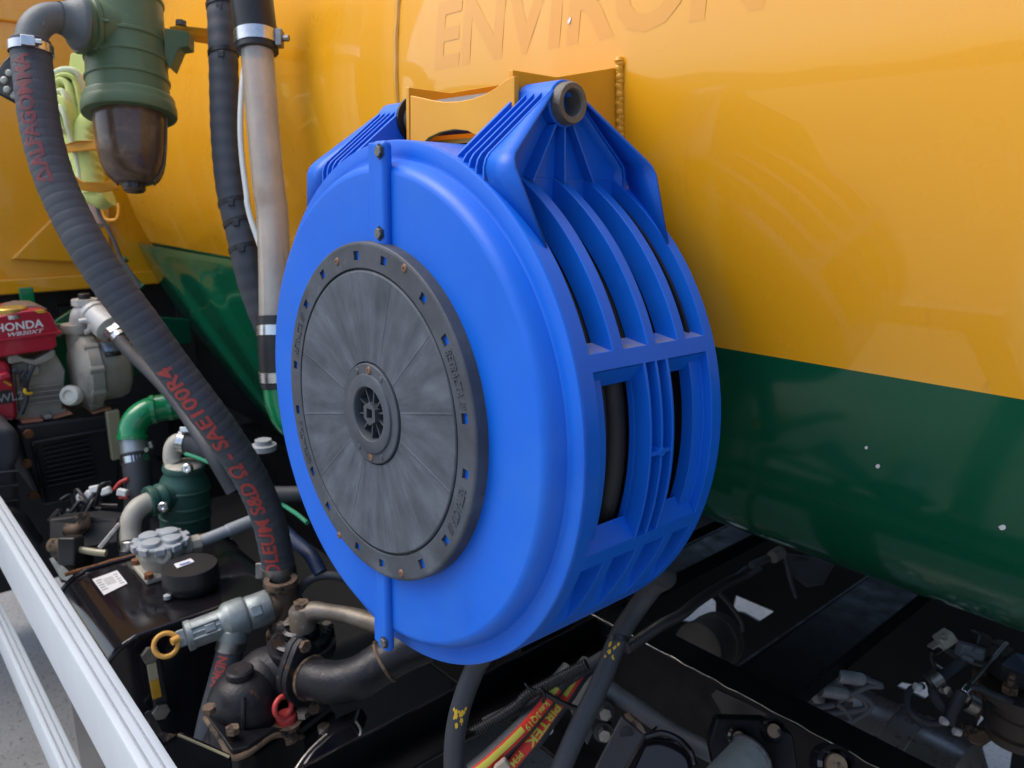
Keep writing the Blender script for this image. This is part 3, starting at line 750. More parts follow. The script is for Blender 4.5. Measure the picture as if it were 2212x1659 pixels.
#SECTION_END_REEL
# ------------------------------------------------------------------ suction hose with red print, grey elbow, inlet filter
def nearest_s(P, p):
    return min(range(len(P.p)), key=lambda i: (P.p[i]-p).length)*P.L/(len(P.p)-1)
def dirv(a, b): return (V(b)-V(a)).normalized()
def suction_hose():
    pts = [fA(222, 300, d=1.265), fA(232, 450, d=1.265), fA(262, 700, d=1.26), fA(290, 900, d=1.26), fA(335, 1100, d=1.26), fA(405, 1320, d=1.26), fB(520, 100, d=1.26),
           fB(645, 330, d=1.26), fB(820, 600, d=1.27), fB(1030, 880, d=1.29), fB(1255, 1190, d=1.32), fB(1490, 1500, d=1.35), fC(1630, 400, d=1.375), fC(1820, 700, d=1.42),
           fC(1948, 1000, d=1.46), fC(2015, 1300, d=1.49), fC(2048, 1560, d=1.5)]
    P = Path(pts, 400); r = .0293
    t = root('suction_hose', 'thick black suction hose with red print from the grey elbow to the rusty tee', 'hose', pts[-1])
    b = MB(); b.tube(pts, r, 32, rib=(.0155, .0009, 2)); h = b.obj('hose_body', 'hose', t, smooth=80)
    hint = TOCAM(pts[8])
    s0 = nearest_s(P, fC(1985, 1560, d=1.5)); s1 = nearest_s(P, fB(1190, 1170, d=1.32))
    b = MB(); text_on(b, 'TROLEUM S&D \u03a9 - SAE100R4', .038, tube_letters(P, r+.0018, s0, hint, 1, -1, .10), cuts=3, bold=.0010, fit=s0-s1)
    b.obj('red_lettering', 'print_red', t, smooth=0)
    s0 = nearest_s(P, fA(360, 1400, d=1.26)); s1 = nearest_s(P, fA(150, 440, d=1.26))
    b = MB(); text_on(b, '\u25b3ALFAGOMMA', .034, tube_letters(P, r+.0012, s0, hint, 1, -1, .10), cuts=3, bold=.0014, fit=s0-s1)
    b.obj('red_lettering', 'print_red_dim', t, smooth=0, label='worn dull red print near the top of the hose')
    c, tt = P.sample(nearest_s(P, fA(225, 360, d=1.265)))
    clamp_screw(t, c, -tt, TOCAM(c)+RT*-.1, r+.0026)
    c, tt = P.sample(P.L*.955); b = MB(); b.lathe([(r+.001, -.013), (r+.0026, -.0125), (r+.0026, .0125), (r+.001, .013)], c, tt, 40); o = b.obj('end_clamp', 'dull_steel', t)
    b = MB(); b.box(c - RT*(r+.008) + UP*.002, (.014, .012, .03), (RT, FW, UP)); b.obj('clamp_lug', 'dull_steel', o, bevel=.002)
suction_hose()

def grey_elbow():
    t = root('pipe_elbow', 'grey cast pipe elbow joining the suction hose to the green inlet filter', 'pipe elbow', fA(222, 330, d=1.27))
    gm = mat('grey_elbow_plastic', (.085, .10, .10), .5, var=(.12, .135, .135), vscale=16, bump=.25, bscale=260)
    pts = [fA(225, 400, d=1.268), fA(225, 300, d=1.27), fA(250, 210, d=1.275), fA(320, 145, d=1.285), fA(410, 128, d=1.30), fA(480, 135, d=1.315)]
    b = MB(); b.tube(pts, .0236, 32, n=60); b.obj('elbow_body', gm, t, smooth=60)
    a, c = fA(425, 128, d=1.303), fA(555, 160, d=1.325); ax = (c-a).normalized()
    b = MB(); b.lathe([(.0255, 0), (.027, .008), (.033, .017), (.043, .024), (.0455, .027), (.0455, .034), (.02, .034)], a, ax, 48); b.obj('flange', gm, t, smooth=40)
    b = MB(); P = Path(pts, 60)
    vs, fs = text_geo('S', .026, 0, 1); 
    c, tt = P.sample(P.L*.6); n = TOCAM(c); up = (UP*.9+RT*-.3).normalized()
    b.add([c + n*.0255 + RT*(x-.008) + up*(y-.008) - n*(abs(y-.008)*.12) for x, y in vs], fs); b.obj('embossed_mark', gm, t, smooth=0, solid=.002)
grey_elbow()

def inlet_filter():
    top, bot = fA(880, -230, d=1.42), fA(945, 860, d=1.42); ax = (bot-top).normalized(); L = (bot-top).length
    k = .2976*1.42/FPX*.875
    t = root('inlet_filter', 'olive green filter housing with a smoked brown bowl at the upper left', 'filter', bot)
    def rr(y): return (296+ (y+230)/1090*24)*k      # body radius along its height in picture rows
    def H(y): return (y+230)*k/.875*.96
    prof = [(0, H(-230)), (.03, H(-228)), (.062, H(-210)), (rr(-150)*.99, H(-150)), (rr(-100), H(-100))]
    def ring(y): return [(rr(y-18), H(y-18)), (rr(y)+.0028, H(y-9)), (rr(y)+.0028, H(y+9)), (rr(y+18), H(y+18))]
    for y in (30, 330, 475, 630): prof += ring(y)
    prof += [(rr(740), H(740)), (rr(750)+.006, H(752)), (rr(760)+.008, H(770)), (rr(770)+.008, H(800)), (rr(770)+.009, H(812)), (rr(770)+.0105, H(830)), (rr(770)+.0105, H(880)), (rr(770)+.009, H(893)), (.06, H(893))]
    b = MB(); b.lathe(prof, top, ax, 72); body = b.obj('filter_housing', 'filter_green', t, smooth=40)
    bw = [(.062, H(885)), (.0625, H(900)), (.061, H(1000)), (.058, H(1150)), (.0535, H(1260)), (.045, H(1340)), (.034, H(1390)), (.019, H(1410)), (.019, H(1450)), (.016, H(1462)), (0, H(1462))]
    b = MB(); b.lathe(bw, top, ax, 64); bowl = b.obj('filter_bowl', 'bowl', t, smooth=50)
    e1 = (RT-ax*RT.dot(ax)).normalized(); e2 = ax.cross(e1)
    for a in (195, 235, 275, 315, 355):
        q = math.radians(a); d = e1*math.cos(q)+e2*math.sin(q); d = d if True else d
        b = MB(); b.tube([top+ax*h+d*(r_+.0008) for r_, h in bw[1:7]], .0026, 8, n=30); b.obj('bowl_rib', 'bowl', bowl, smooth=60)
    # dark dregs and drain nut
    b = MB(); b.lathe([(.0205, H(1405)), (.0205, H(1440)), (.02, H(1446))], top, ax, 8); b.obj('drain_nut', 'black_plastic', bowl, smooth=20)
    # inlet neck on the left
    c0 = fA(545, 165, d=1.345); c1 = fA(860, 215, d=1.395); nx = (c1-c0).normalized()
    b = MB(); b.lathe([(.03, -.002), (.0475, -.002), (.050, .001), (.050, .010), (.046, .013), (.046, .020), (.0495, .023), (.0495, .029), (.044, .034), (.044, .07)], c0, nx, 48); nk = b.obj('inlet_neck', 'filter_green', t, smooth=40)
    p = fA(600, 112, d=1.312); b = MB(); b.cyl(p+FW*.02, p, .0105, 20); b.obj('bolt_lug', 'filter_green', nk)
    b = MB(); b.lathe([(.0075, 0), (.0075, -.006), (.0065, -.007), (.0034, -.007), (.003, -.003), (0, -.003)], p, FW, 20); b.obj('socket_bolt', 'steel', nk)
    b = MB(); b.tube([fA(640, 125, d=1.325), fA(790, 155, d=1.335)], .0028, 8); b.obj('neck_rib', 'filter_green', nk)
    # embossed round emblem and maker's text
    cc = fA(988, 165, d=1.35); hh = (cc-top).dot(ax); ang0 = math.atan2((cc-top).dot(e2), (cc-top).dot(e1))
    def cylp(x, y, lift=.0008):   # x to the right, y up on the housing face
        a = ang0 + x/.064*(1 if e2.dot(FW) > 0 else -1); h = hh - y
        return top + ax*h + (e1*math.cos(a)+e2*math.sin(a))*(.0655+lift)
    for R_ in (.0215, .0175):
        b = MB(); b.tube([cylp(R_*math.cos(i*pi/18), R_*math.sin(i*pi/18)) for i in range(37)], .0010, 6, n=90, cap=False); b.obj('embossed_emblem', 'filter_green', body, smooth=60)
    b = MB(); text_on(b, 'VZ', .026, lambda x, y: cylp(x-.016, y-.009, .0012), cuts=1); b.obj('embossed_emblem', 'filter_green', body, smooth=0, solid=.001)
    # mounting bracket to the tank
    b = MB(); b.prism([fA(1190, 200, d=1.42), fA(1365, 225, d=1.44), fA(1365, 335, d=1.44), fA(1300, 345, d=1.44), fA(1235, 500, d=1.43), fA(1190, 420, d=1.42)], FW*.03); b.obj('mounting_bracket', 'filter_green', t, bevel=.002)
    s = root('support_bar', 'short yellow bar with a bolt holding the olive filter to the tank', 'bracket', fA(1450, 250, d=1.5))
    b = MB(); b.prism([fA(1215, 195, d=1.43), fA(1280, 180, d=1.45), fA(1640, 215, d=1.53), fA(1640, 290, d=1.53), fA(1500, 272, d=1.5), fA(1360, 250, d=1.47), fA(1365, 222, d=1.47), fA(1260, 215, d=1.45)], FW*.035); b.obj('bar', 'yellow_plain', s, bevel=.002)
    b = MB(); p = fA(1313, 190, d=1.46); b.hexbolt(p, UP, .0105, .009); b.obj('bolt', 'tube_dark', s)
inlet_filter()

def work_light():
    t = root('work_light', 'grey LED work light half hidden behind the top of the suction hose', 'work light', fA(60, 740, d=1.42))
    b = MB(); b.prism([fA(-60, 560, d=1.40), fA(20, 440, d=1.40), fA(70, 395, d=1.40), fA(190, 420, d=1.42), fA(190, 790, d=1.42), fA(120, 755, d=1.42), fA(-60, 660, d=1.40)], FW*.035); b.obj('lamp_housing', 'black_plastic', t, bevel=.004)
    b = MB(); b.prism([fA(-50, 575, d=1.398), fA(30, 460, d=1.398), fA(75, 425, d=1.398), fA(180, 450, d=1.418), fA(180, 760, d=1.418), fA(110, 730, d=1.418), fA(-50, 650, d=1.398)], FW*.003); b.obj('lamp_face', mat('lamp_face_grey', (.10, .10, .095), .5), t, bevel=.001)
    for x, y in ((62, 528), (26, 580), (48, 648), (100, 690)):
        p = fA(x, y, d=1.394+.0001*x); b = MB(); b.lathe([(.0068, .001), (.0065, -.0005), (.004, -.0014), (0, -.0018)], p, FW, 20); b.obj('led_lens', 'lens', t, smooth=60)
work_light()

def layflat():
    t = root('layflat_hose', 'rolled lime green layflat hose hanging behind the olive filter', 'hose', fA(640, 1430, d=1.78))
    def fold(name, pts, w, th, m='lime'):
        """soft flattened band: path, half width across and half thickness"""
        P = Path(pts, 60); b = MB(); vs = []; fs = []; K = 14
        for i in range(60):
            tt = P.t[i]; side = (FW - tt*FW.dot(tt)).normalized(); up = tt.cross(side)
            for k in range(K):
                a = 2*pi*k/K; vs.append(P.p[i] + side*(w*math.copysign(abs(math.cos(a))**.45, math.cos(a))) + up*(th*math.copysign(abs(math.sin(a))**.7, math.sin(a))*(1+.10*math.sin(i*.9+k))))
        for i in range(59):
            for k in range(K): fs.append((i*K+k, i*K+(k+1) % K, (i+1)*K+(k+1) % K, (i+1)*K+k))
        fs.append(tuple(range(K))); fs.append(tuple(59*K+k for k in range(K))); b.add(vs, fs)
        return b.obj(name, m, t, smooth=80)
    b = MB(); b.prism([fA(485, 560, d=1.80), fA(510, 380, d=1.80), fA(640, 380, d=1.80), fA(640, 560, d=1.80)], FW*.01); b.obj('hanging_end', 'lime', t, bevel=.004)
    fold('fold', [fA(500, 1000, d=1.74), fA(430, 800, d=1.73), fA(405, 640, d=1.73), fA(440, 560, d=1.73), fA(520, 535, d=1.73), fA(600, 580, d=1.74), fA(640, 760, d=1.75), fA(650, 1000, d=1.75)], .028, .0085, 'lime_pale')
    fold('fold', [fA(480, 960, d=1.735), fA(425, 800, d=1.725), fA(420, 650, d=1.725), fA(455, 585, d=1.725), fA(525, 570, d=1.725), fA(580, 620, d=1.73), fA(615, 780, d=1.73), fA(625, 1000, d=1.73)], .026, .006)
    fold('fold', [fA(470, 900, d=1.72), fA(430, 740, d=1.72), fA(425, 650, d=1.72), fA(465, 600, d=1.72), fA(520, 640, d=1.72), fA(560, 800, d=1.72), fA(600, 1000, d=1.73)], .022, .0075)
    fold('fold', [fA(460, 860, d=1.70), fA(432, 740, d=1.70), fA(440, 690, d=1.70), fA(475, 680, d=1.70), fA(510, 780, d=1.70), fA(545, 950, d=1.71)], .018, .006, 'lime_pale')
    fold('fold', [fA(480, 960, d=1.69), fA(425, 820, d=1.69), fA(415, 760, d=1.69), fA(450, 730, d=1.69), fA(500, 800, d=1.69), fA(540, 1000, d=1.70), fA(590, 1150, d=1.71), fA(640, 1380, d=1.72)], .02, .008)
    fold('fold', [fA(475, 960, d=1.685), fA(432, 860, d=1.685), fA(432, 800, d=1.685), fA(460, 790, d=1.685), fA(495, 860, d=1.685), fA(530, 1000, d=1.695), fA(575, 1150, d=1.70), fA(610, 1330, d=1.71)], .018, .006, 'lime_pale')
    fold('fold', [fA(700, 880, d=1.72), fA(620, 950, d=1.71), fA(640, 1150, d=1.71), fA(690, 1400, d=1.72)], .025, .022)
    fold('fold', [fA(560, 1000, d=1.73), fA(600, 1180, d=1.73), fA(640, 1360, d=1.73), fA(720, 1420, d=1.73), fA(780, 1400, d=1.73)], .03, .026)
    for k, rr_ in enumerate((.030, .023, .016, .009)):
        c = fA(545, 1130, d=1.72); b = MB(); pts = [c + RT*rr_*.7*math.cos(a)*1.0 + UP*rr_*1.5*math.sin(a) for a in [pi*.45+i*pi*1.2/20 for i in range(21)]]
        b.tube(pts, .0036, 8, n=40); b.obj('rolled_edge', 'lime_pale' if k % 2 else 'lime', t, smooth=80)
    h = root('hose_strap', 'yellow metal straps holding the rolled lime hose', 'strap', fA(650, 1390, d=1.69))
    b = MB(); b.prism([fA(455, 1045, d=1.675), fA(560, 1022, d=1.66), fA(700, 1012, d=1.68), fA(700, 1085, d=1.68), fA(560, 1092, d=1.66), fA(468, 1108, d=1.675)], FW*.008); b.obj('strap_band', 'yellow_plain', h, bevel=.002)
    b = MB(); b.prism([fA(530, 1265, d=1.675), fA(600, 1318, d=1.66), fA(720, 1320, d=1.67), fA(860, 1300, d=1.70), fA(860, 1370, d=1.70), fA(720, 1395, d=1.67), fA(585, 1380, d=1.66)], FW*.008); b.obj('strap_band', 'yellow_plain', h, bevel=.002)
    w_ = MB(); w_.tube([fB(715, -60, d=1.9), fB(712, 60, d=1.9), fB(780, 180, d=1.9), fB(830, 280, d=1.9), fB(880, 400, d=1.9), fB(960, 520, d=1.9), fB(1020, 620, d=1.9)], .0048, 8); o = w_.obj('black_cable', 'rubber', None, smooth=60)
    o['label'] = 'thin black cable hanging down beside the yellow cab wall behind the suction hose'; o['category'] = 'cable'
    w_ = MB(); w_.tube([fB(740, 0, d=2.2), fB(745, 70, d=2.2), fB(775, 120, d=2.2), fB(840, 120, d=2.2), fB(862, 70, d=2.2), fB(860, 0, d=2.2)], .005, 8); o = w_.obj('wire_hook', 'yellow_plain', None, smooth=60)
    o['label'] = 'bent wire hook below the lime hose against the yellow cab'; o['category'] = 'hook'
    w_ = MB(); w_.tube([fB(920, 400, d=2.4), fB(890, 430, d=2.4), fB(930, 500, d=2.4), fB(1010, 590, d=2.4), fB(1040, 610, d=2.4)], .010, 8); o = w_.obj('grab_handle', 'green', None, smooth=60)
    o['label'] = 'bent green tube handle at the end of the green tank panel'; o['category'] = 'handle'
    w_ = MB(); w_.tube([fB(640, -20, d=2.0), fB(660, 60, d=2.0), fB(690, 170, d=2.0)], .024, 14); o = w_.obj('ribbed_pole', mat('pinkish_grey_plastic', (.38, .30, .26), .6), None, smooth=60)
    o['label'] = 'pinkish grey round stub just below the lime hose roll'; o['category'] = 'pole'
layflat()

def side_pipes():
    # black wrapped hose with cable ties
    pts = [fA(1600, -120, d=1.47), fA(1610, 100, d=1.465), fA(1622, 400, d=1.46), fA(1628, 700, d=1.46), fA(1638, 1000, d=1.46), fA(1665, 1300, d=1.46), fA(1705, 1530, d=1.46), fB(1735, 160, d=1.46), fB(1790, 420, d=1.46), fB(1850, 640, d=1.47), fB(1930, 850, d=1.48), fB(2030, 1050, d=1.5)]
    t = root('wrapped_hose', 'long bare black hose with cable ties running down beside the clear pipe', 'hose', pts[-1])
    P = Path(pts, 200); b = MB(); b.tube(pts, lambda q: .0265+.0004*math.sin(q*150), 24, n=260); b.obj('hose_body', 'hose', t, smooth=80)
    for q in (fA(1615, 30, d=1.46), fA(1620, 395, d=1.46), fA(1690, 1470, d=1.46), fB(1725, 150, d=1.46), fB(1765, 330, d=1.46)):
        s = nearest_s(P, q); c, tt = P.sample(s); ax = (tt + RT*.12).normalized()
        b = MB(); b.lathe([(.0268, -.0042), (.0282, -.004), (.0282, .004), (.0268, .0042)], c, ax, 36); o = b.obj('cable_tie', 'black_plastic', t)
        b = MB(); b.box(c+TOCAM(c)*.029-RT*.004, (.011, .012, .006), (RT, UP, FW)); b.obj('tie_head', 'black_plastic', o, bevel=.001)
    # white nylon line
    b = MB(); b.tube([fA(1775, 480, d=1.44), fA(1757, 640, d=1.435), fA(1745, 900, d=1.43), fA(1758, 1150, d=1.43), fA(1792, 1420, d=1.43), fB(1795, 0, d=1.43), fB(1820, 110, d=1.43), fB(1860, 230, d=1.43), fB(1905, 360, d=1.43)], .0053, 12)
    o = b.obj('nylon_tube', 'white_tube', None, smooth=80); o['label'] = 'thin white nylon tube between the black hose and the clear pipe'; o['category'] = 'tube'
    # clear sight pipe in rubber sleeves
    a, z = fA(1850, -160, d=1.36), fB(2015, 860, d=1.42)
    def C(q): return a.lerp(z, q)
    ax = (z-a).normalized()
    t = root('sight_pipe', 'hazy clear upright sight pipe held in black rubber sleeves with steel clamps', 'pipe', fB(2030, 1420, d=1.43))
    sq = lambda p: (p-a).dot(ax)
    b = MB(); pts = [fA(1862, 300, d=1.37), fA(1885, 600, d=1.38), fA(1918, 1000, d=1.39), fA(1950, 1350, d=1.40), fB(1976, 60, d=1.41), fB(1990, 400, d=1.415), fB(1998, 900, d=1.42)]
    b.tube(pts, .0282, 32, n=80); b.obj('clear_tube', 'clear', t, smooth=80)
    P = Path(pts, 80)
    s0 = [fA(1812, -160, d=1.36), fA(1836, 60, d=1.365), fA(1860, 250, d=1.37), fA(1868, 375, d=1.37)]
    b = MB(); b.tube(s0, .0362, 32, n=30); sl = b.obj('rubber_sleeve', 'black_plastic', t, smooth=60)
    PS = Path(s0, 30); c, tt = PS.sample(nearest_s(PS, fA(1855, 285, d=1.37)))
    b = MB(); b.lathe([(.0365, -.0115), (.0379, -.011), (.0379, .011), (.0365, .0115)], c, tt, 48); o = b.obj('clamp_band', 'steel', sl)
    b = MB(); b.box(c+RT*.041-FW*.004, (.012, .03, .018), (RT, UP, FW)); b.obj('clamp_housing', 'dull_steel', sl, bevel=.002)
    b = MB(); b.cyl(c+RT*.0435-FW*.004, c+RT*.0585-FW*.006, .0055, 8); b.obj('clamp_screw', 'dull_steel', sl)
    c2, tt2 = P.sample(P.L*.96)
    lo = [fB(2010, 825, d=1.42), fB(2012, 1000, d=1.42), fB(2022, 1180, d=1.425), fB(2035, 1330, d=1.43)]
    b = MB(); b.tube(lo, .034, 32, n=30); sl2 = b.obj('rubber_sleeve', 'black_plastic', t, smooth=60)
    PL = Path(lo, 40)
    for y in (935, 1258):
        c, tt = PL.sample(nearest_s(PL, fB(2012, y, d=1.42)))
        b = MB(); b.lathe([(.0343, -.0095), (.0357, -.009), (.0357, .009), (.0343, .0095)], c, tt, 48); b.obj('clamp_band', 'steel', sl2)
    b = MB(); b.tube([fB(2040, 1330, d=1.43), fB(2060, 1450, d=1.435), fB(2130, 1580, d=1.44), fB(2300, 1650, d=1.45)], .0325, 24, n=30)
    b.obj('green_outlet', 'pvc_green', t, smooth=60)
side_pipes()
#SECTION_END_LEFT_TOP
# ------------------------------------------------------------------ red engine pump on its black box
def motor_pump():
    X = -2.30
    def p(x, y, dx=0.): return fH(x, y, x=X+dx)
    t = root('water_pump', 'red petrol engine water pump with grey casing on the black box at the left', 'water pump', p(500, 1480, -.1))
    def slab(name, poly, dx, th, m, parent=t, bevel=.006, **k):
        b = MB(); b.prism([p(x, y, dx) for x, y in poly], V((-th, 0, 0))); return b.obj(name, m, parent, bevel=bevel, **k)
    ft = slab('fuel_tank', [(-120, 310), (-40, 285), (280, 215), (500, 200), (575, 240), (625, 330), (675, 440), (680, 480), (640, 510), (655, 620), (600, 660), (-120, 770)], .03, .22, 'red', bevel=.022, bseg=4)
    slab('tank_seam', [(-120, 560), (690, 445), (718, 455), (715, 475), (-120, 590)], .036, .235, 'red', ft, .003)
    slab('tank_top', [(100, 195), (250, 150), (440, 148), (560, 200), (520, 250), (120, 250)], -.03, .12, mat('grey_brown_cover', (.16, .12, .10), .4), ft, .01)
    b = MB(); q = p(120, 235, -.01); b.cyl(q-UPZ*.01, q+UPZ*.014, .038, 24); b.obj('fuel_cap', mat('brass_cap', (.5, .33, .08), .35, metal=.6), ft)
    b = MB(); b.lathe([(.040, -.012), (.042, -.012), (.042, -.002), (.040, -.002)], q, UPZ, 24); b.obj('cap_ring', 'steel', ft)
    slab('warning_label', [(400, 215), (500, 205), (530, 232), (440, 245)], .034, .006, 'ytext', ft, 0)
    ex = (p(500, 395, .0305)-p(0, 455, .0305)).normalized(); ey = V((0, 0, 1)); 
    b = MB(); o = p(-45, 462, .0315); text_on(b, 'HONDA', .028, flat_letters(o, ex, ey), cuts=0, bold=.0006, fit=(p(495, 398)-p(-45, 462)).length); b.obj('lettering', 'white_print', ft, smooth=0)
    b = MB(); o = p(95, 512, .0315); text_on(b, 'WB20XT', .0135, flat_letters(o, ex, ey), shear=.3, cuts=0, bold=.0002, fit=(p(500, 466)-p(95, 512)).length); b.obj('lettering', 'white_print', ft, smooth=0)
    rc = slab('recoil_cover', [(-120, 770), (60, 780), (120, 850), (140, 1000), (180, 1100), (212, 1420), (205, 1470), (-120, 1480)], .02, .2, 'red', bevel=.018, bseg=4)
    slab('black_label', [(-60, 1140), (130, 1118), (148, 1270), (-60, 1290)], .024, .006, 'black_plastic', rc, .001)
    b = MB(); o = p(-20, 1272, .0255); text_on(b, 'WL20', .03, flat_letters(o, ex, ey), cuts=0, fit=.07); b.obj('lettering', mat('grey_letters', (.3, .3, .3), .5), rc, smooth=0, solid=.0008)
    slab('warning_tag', [(40, 1020), (60, 1015), (135, 1060), (130, 1078), (110, 1075), (45, 1035)], .026, .004, mat('orange_tag', (.6, .28, .02), .5), rc, 0)
    slab('choke_arm', [(0, 950), (85, 920), (130, 960), (120, 985), (0, 1010)], .05, .03, 'red', rc, .006)
    ck = slab('crankcase', [(130, 830), (280, 790), (630, 690), (690, 790), (750, 900), (735, 1080), (790, 1120), (700, 1180), (720, 1340), (760, 1330), (768, 1395), (310, 1462), (180, 1470)], -.01, .17, 'pumpgrey', bevel=.012)
    slab('bracket_arm', [(95, 730), (200, 715), (280, 760), (400, 780), (560, 690), (600, 658), (635, 670), (635, 745), (560, 790), (400, 850), (260, 800), (130, 830), (95, 815)], .02, .04, 'pumpgrey', ck, .006)
    slab('cover_plate', [(330, 830), (420, 805), (465, 880), (460, 960), (380, 970), (330, 930)], .012, .03, 'pumpgrey', ck, .006)
    slab('cylinder_face', [(170, 940), (235, 930), (240, 1060), (300, 1120), (290, 1400), (230, 1410), (190, 1100)], .004, .02, mat('brown_case', (.17, .13, .10), .6), ck, .004)
    for y in (1060, 1120, 1180, 1240): slab('cooling_fin', [(330, y+30), (700, y-10), (700, y+8), (330, y+48)], .004, .03, 'pumpgrey', ck, .002)
    for pts in ([(300, 900), (260, 960), (300, 1020), (290, 1100)], [(390, 840), (360, 900), (330, 960), (310, 1050)], [(310, 1020), (300, 1100), (310, 1160), (350, 1150)], [(200, 880), (160, 900), (200, 915), (260, 890)], [(310, 1150), (300, 1250), (270, 1330), (240, 1400)]):
        b = MB(); b.tube([p(x, y, .03) for x, y in pts], .0055, 8); b.obj('ignition_lead', 'rubber', ck, smooth=60)
    slab('connector', [(250, 1020), (335, 1010), (335, 1085), (250, 1090)], .04, .02, 'black_plastic', ck, .003)
    b = MB(); b.tube([p(285, 1110, .04), p(290, 1150, .045), p(330, 1165, .045), p(365, 1160, .04)], .004, 8); b.obj('yellow_lead', 'ytext', ck, smooth=60)
    b = MB(); q = p(800, 1185, .05); b.lathe([(.026, .02), (.027, 0), (.024, -.006), (.015, -.008), (.013, -.002), (0, -.002)], q, FW, 24); b.obj('oil_cap', mat('white_cap', (.6, .58, .5), .5), ck)
    # pump casing: drum lying along the cross direction of the truck
    R = .092; c0 = fH(905, 905, x=X); 
    b = MB(); b.lathe([(0, -.045), (.06, -.045), (.085, -.032), (R+.006, -.02), (R+.006, .008), (R-.004, .012), (R-.006, .062), (R-.012, .078), (R-.03, .088), (0, .09)], c0+V((0, .03, 0)), (0, 1, 0), 48); cs = b.obj('pump_casing', 'pumpgrey', t, smooth=35)
    for a in (-150, -110, -70, -30, 10, 50): 
        q = math.radians(a); b = MB(); b.cyl(c0+V((R*math.cos(q), .005, R*math.sin(q))), c0+V((R*math.cos(q), .04, R*math.sin(q))), .011, 10); b.obj('casing_lug', 'pumpgrey', cs)
    lb = []
    for i in range(9):
        a = math.radians(62-32*i/8)
        for y in (.05, .09): lb.append(c0+V(((R-.0028)*math.cos(a), y, (R-.0028)*math.sin(a)*.98)))
    b = MB(); b.add(lb, [(2*i, 2*i+1, 2*i+3, 2*i+2) for i in range(6)]); b.obj('name_plate', 'blue_label', cs, smooth=60, solid=-.002)
    b = MB(); b.add(lb[12:], [(0, 1, 3, 2), (2, 3, 5, 4)]); b.obj('name_plate', 'black_plastic', cs, smooth=60, solid=-.002, label='dark lower strip of the name plate')
    # outlet: port, tee with cap, camlock
    q = fH(910, 470, x=X-.02); b = MB(); b.cyl(q-UPZ*.05, q+UPZ*.005, .034, 20); b.lathe([(.0, .004), (.042, .004), (.043, .016), (.042, .026), (0, .026)], q, UPZ, 24); b.obj('outlet_port', 'pumpgrey', cs, smooth=35)
    el = [fH(940, 420, x=X-.02), fH(940, 300, x=X-.01), fH(990, 225, x=X+.0), fH(1060, 235, x=X+.02), fH(1180, 330, x=X+.05), fH(1240, 400, x=X+.07)]
    pale = mat('pale_fitting', (.46, .45, .41), .4, var=(.55, .54, .5), vscale=24, metal=.2)
    b = MB(); b.tube(el, .029, 24, n=50); fe = b.obj('outlet_elbow', pale, t, smooth=60)
    b = MB(); qq = fH(975, 130, x=X); b.cyl(qq-UPZ*.045, qq, .026, 20); b.lathe([(0, -.004), (.033, -.004), (.033, .012), (0, .012)], qq, UPZ, 8); b.obj('outlet_cap', pale, fe)
    b = MB(); b.cyl(qq+UPZ*.012, qq+UPZ*.026, .015, 12); b.obj('cap_plug', 'black_plastic', fe)
    ax = (el[-1]-el[-3]).normalized()
    b = MB(); b.lathe([(.03, -.07), (.036, -.068), (.036, -.058), (.033, -.055), (.033, -.02), (.038, -.018), (.038, .006), (.03, .012), (.016, .014)], el[-1], ax, 28); b.obj('camlock', pale, fe, smooth=35)
    b = MB(); b.lathe([(0, .012), (.026, .012), (.026, .034), (0, .034)], el[-1], ax, 6); b.lathe([(.021, .034), (.021, .05), (.013, .052), (.013, .085), (0, .085)], el[-1], ax, 16); b.obj('hose_tail', 'steel', fe, smooth=30)
    b = MB(); b.tube([fH(910, 340, x=X+.04), fH(985, 325, x=X+.045), fH(1045, 335, x=X+.05), fH(1035, 400, x=X+.05), fH(1010, 450, x=X+.045), fH(975, 460, x=X+.045)], .0075, 8); b.obj('camlock_lever', 'pale_dummy' if False else pale, fe, smooth=60)
    # feet
    slab('pump_foot', [(1020, 1260), (1190, 1220), (1215, 1330), (1040, 1390)], .0, .08, 'pumpgrey', t, .008)
    slab('foot_plate', [(1050, 1378), (1270, 1318), (1285, 1345), (1065, 1405)], .02, .1, 'orange_edge', t, .003)
    slab('foot_plate', [(238, 1480), (500, 1455), (500, 1490), (250, 1512)], .02, .1, 'orange_edge', t, .003)
    slab('foot_plate', [(615, 1440), (830, 1380), (838, 1402), (615, 1462)], .02, .1, 'orange_edge', t, .003)
    slab('mount_pad', [(500, 1420), (600, 1400), (610, 1450), (510, 1470)], .03, .04, 'pumpgrey', t, .004)
    # delivery hose
    h = MB(); h.tube([el[-1]+ax*.07, fB(880, 1010, d=2.02), fB(985, 1120, d=1.95), fB(1130, 1260, d=1.85), fB(1290, 1440, d=1.75), fC(1420, 340, d=1.66), fC(1560, 560, d=1.62), fC(1700, 800, d=1.62)], .0165, 16, n=70)
    o = h.obj('delivery_hose', 'rubber', None, smooth=80); o['label'] = 'thinner black hose running from the pump outlet down behind the suction hose'; o['category'] = 'hose'
motor_pump()

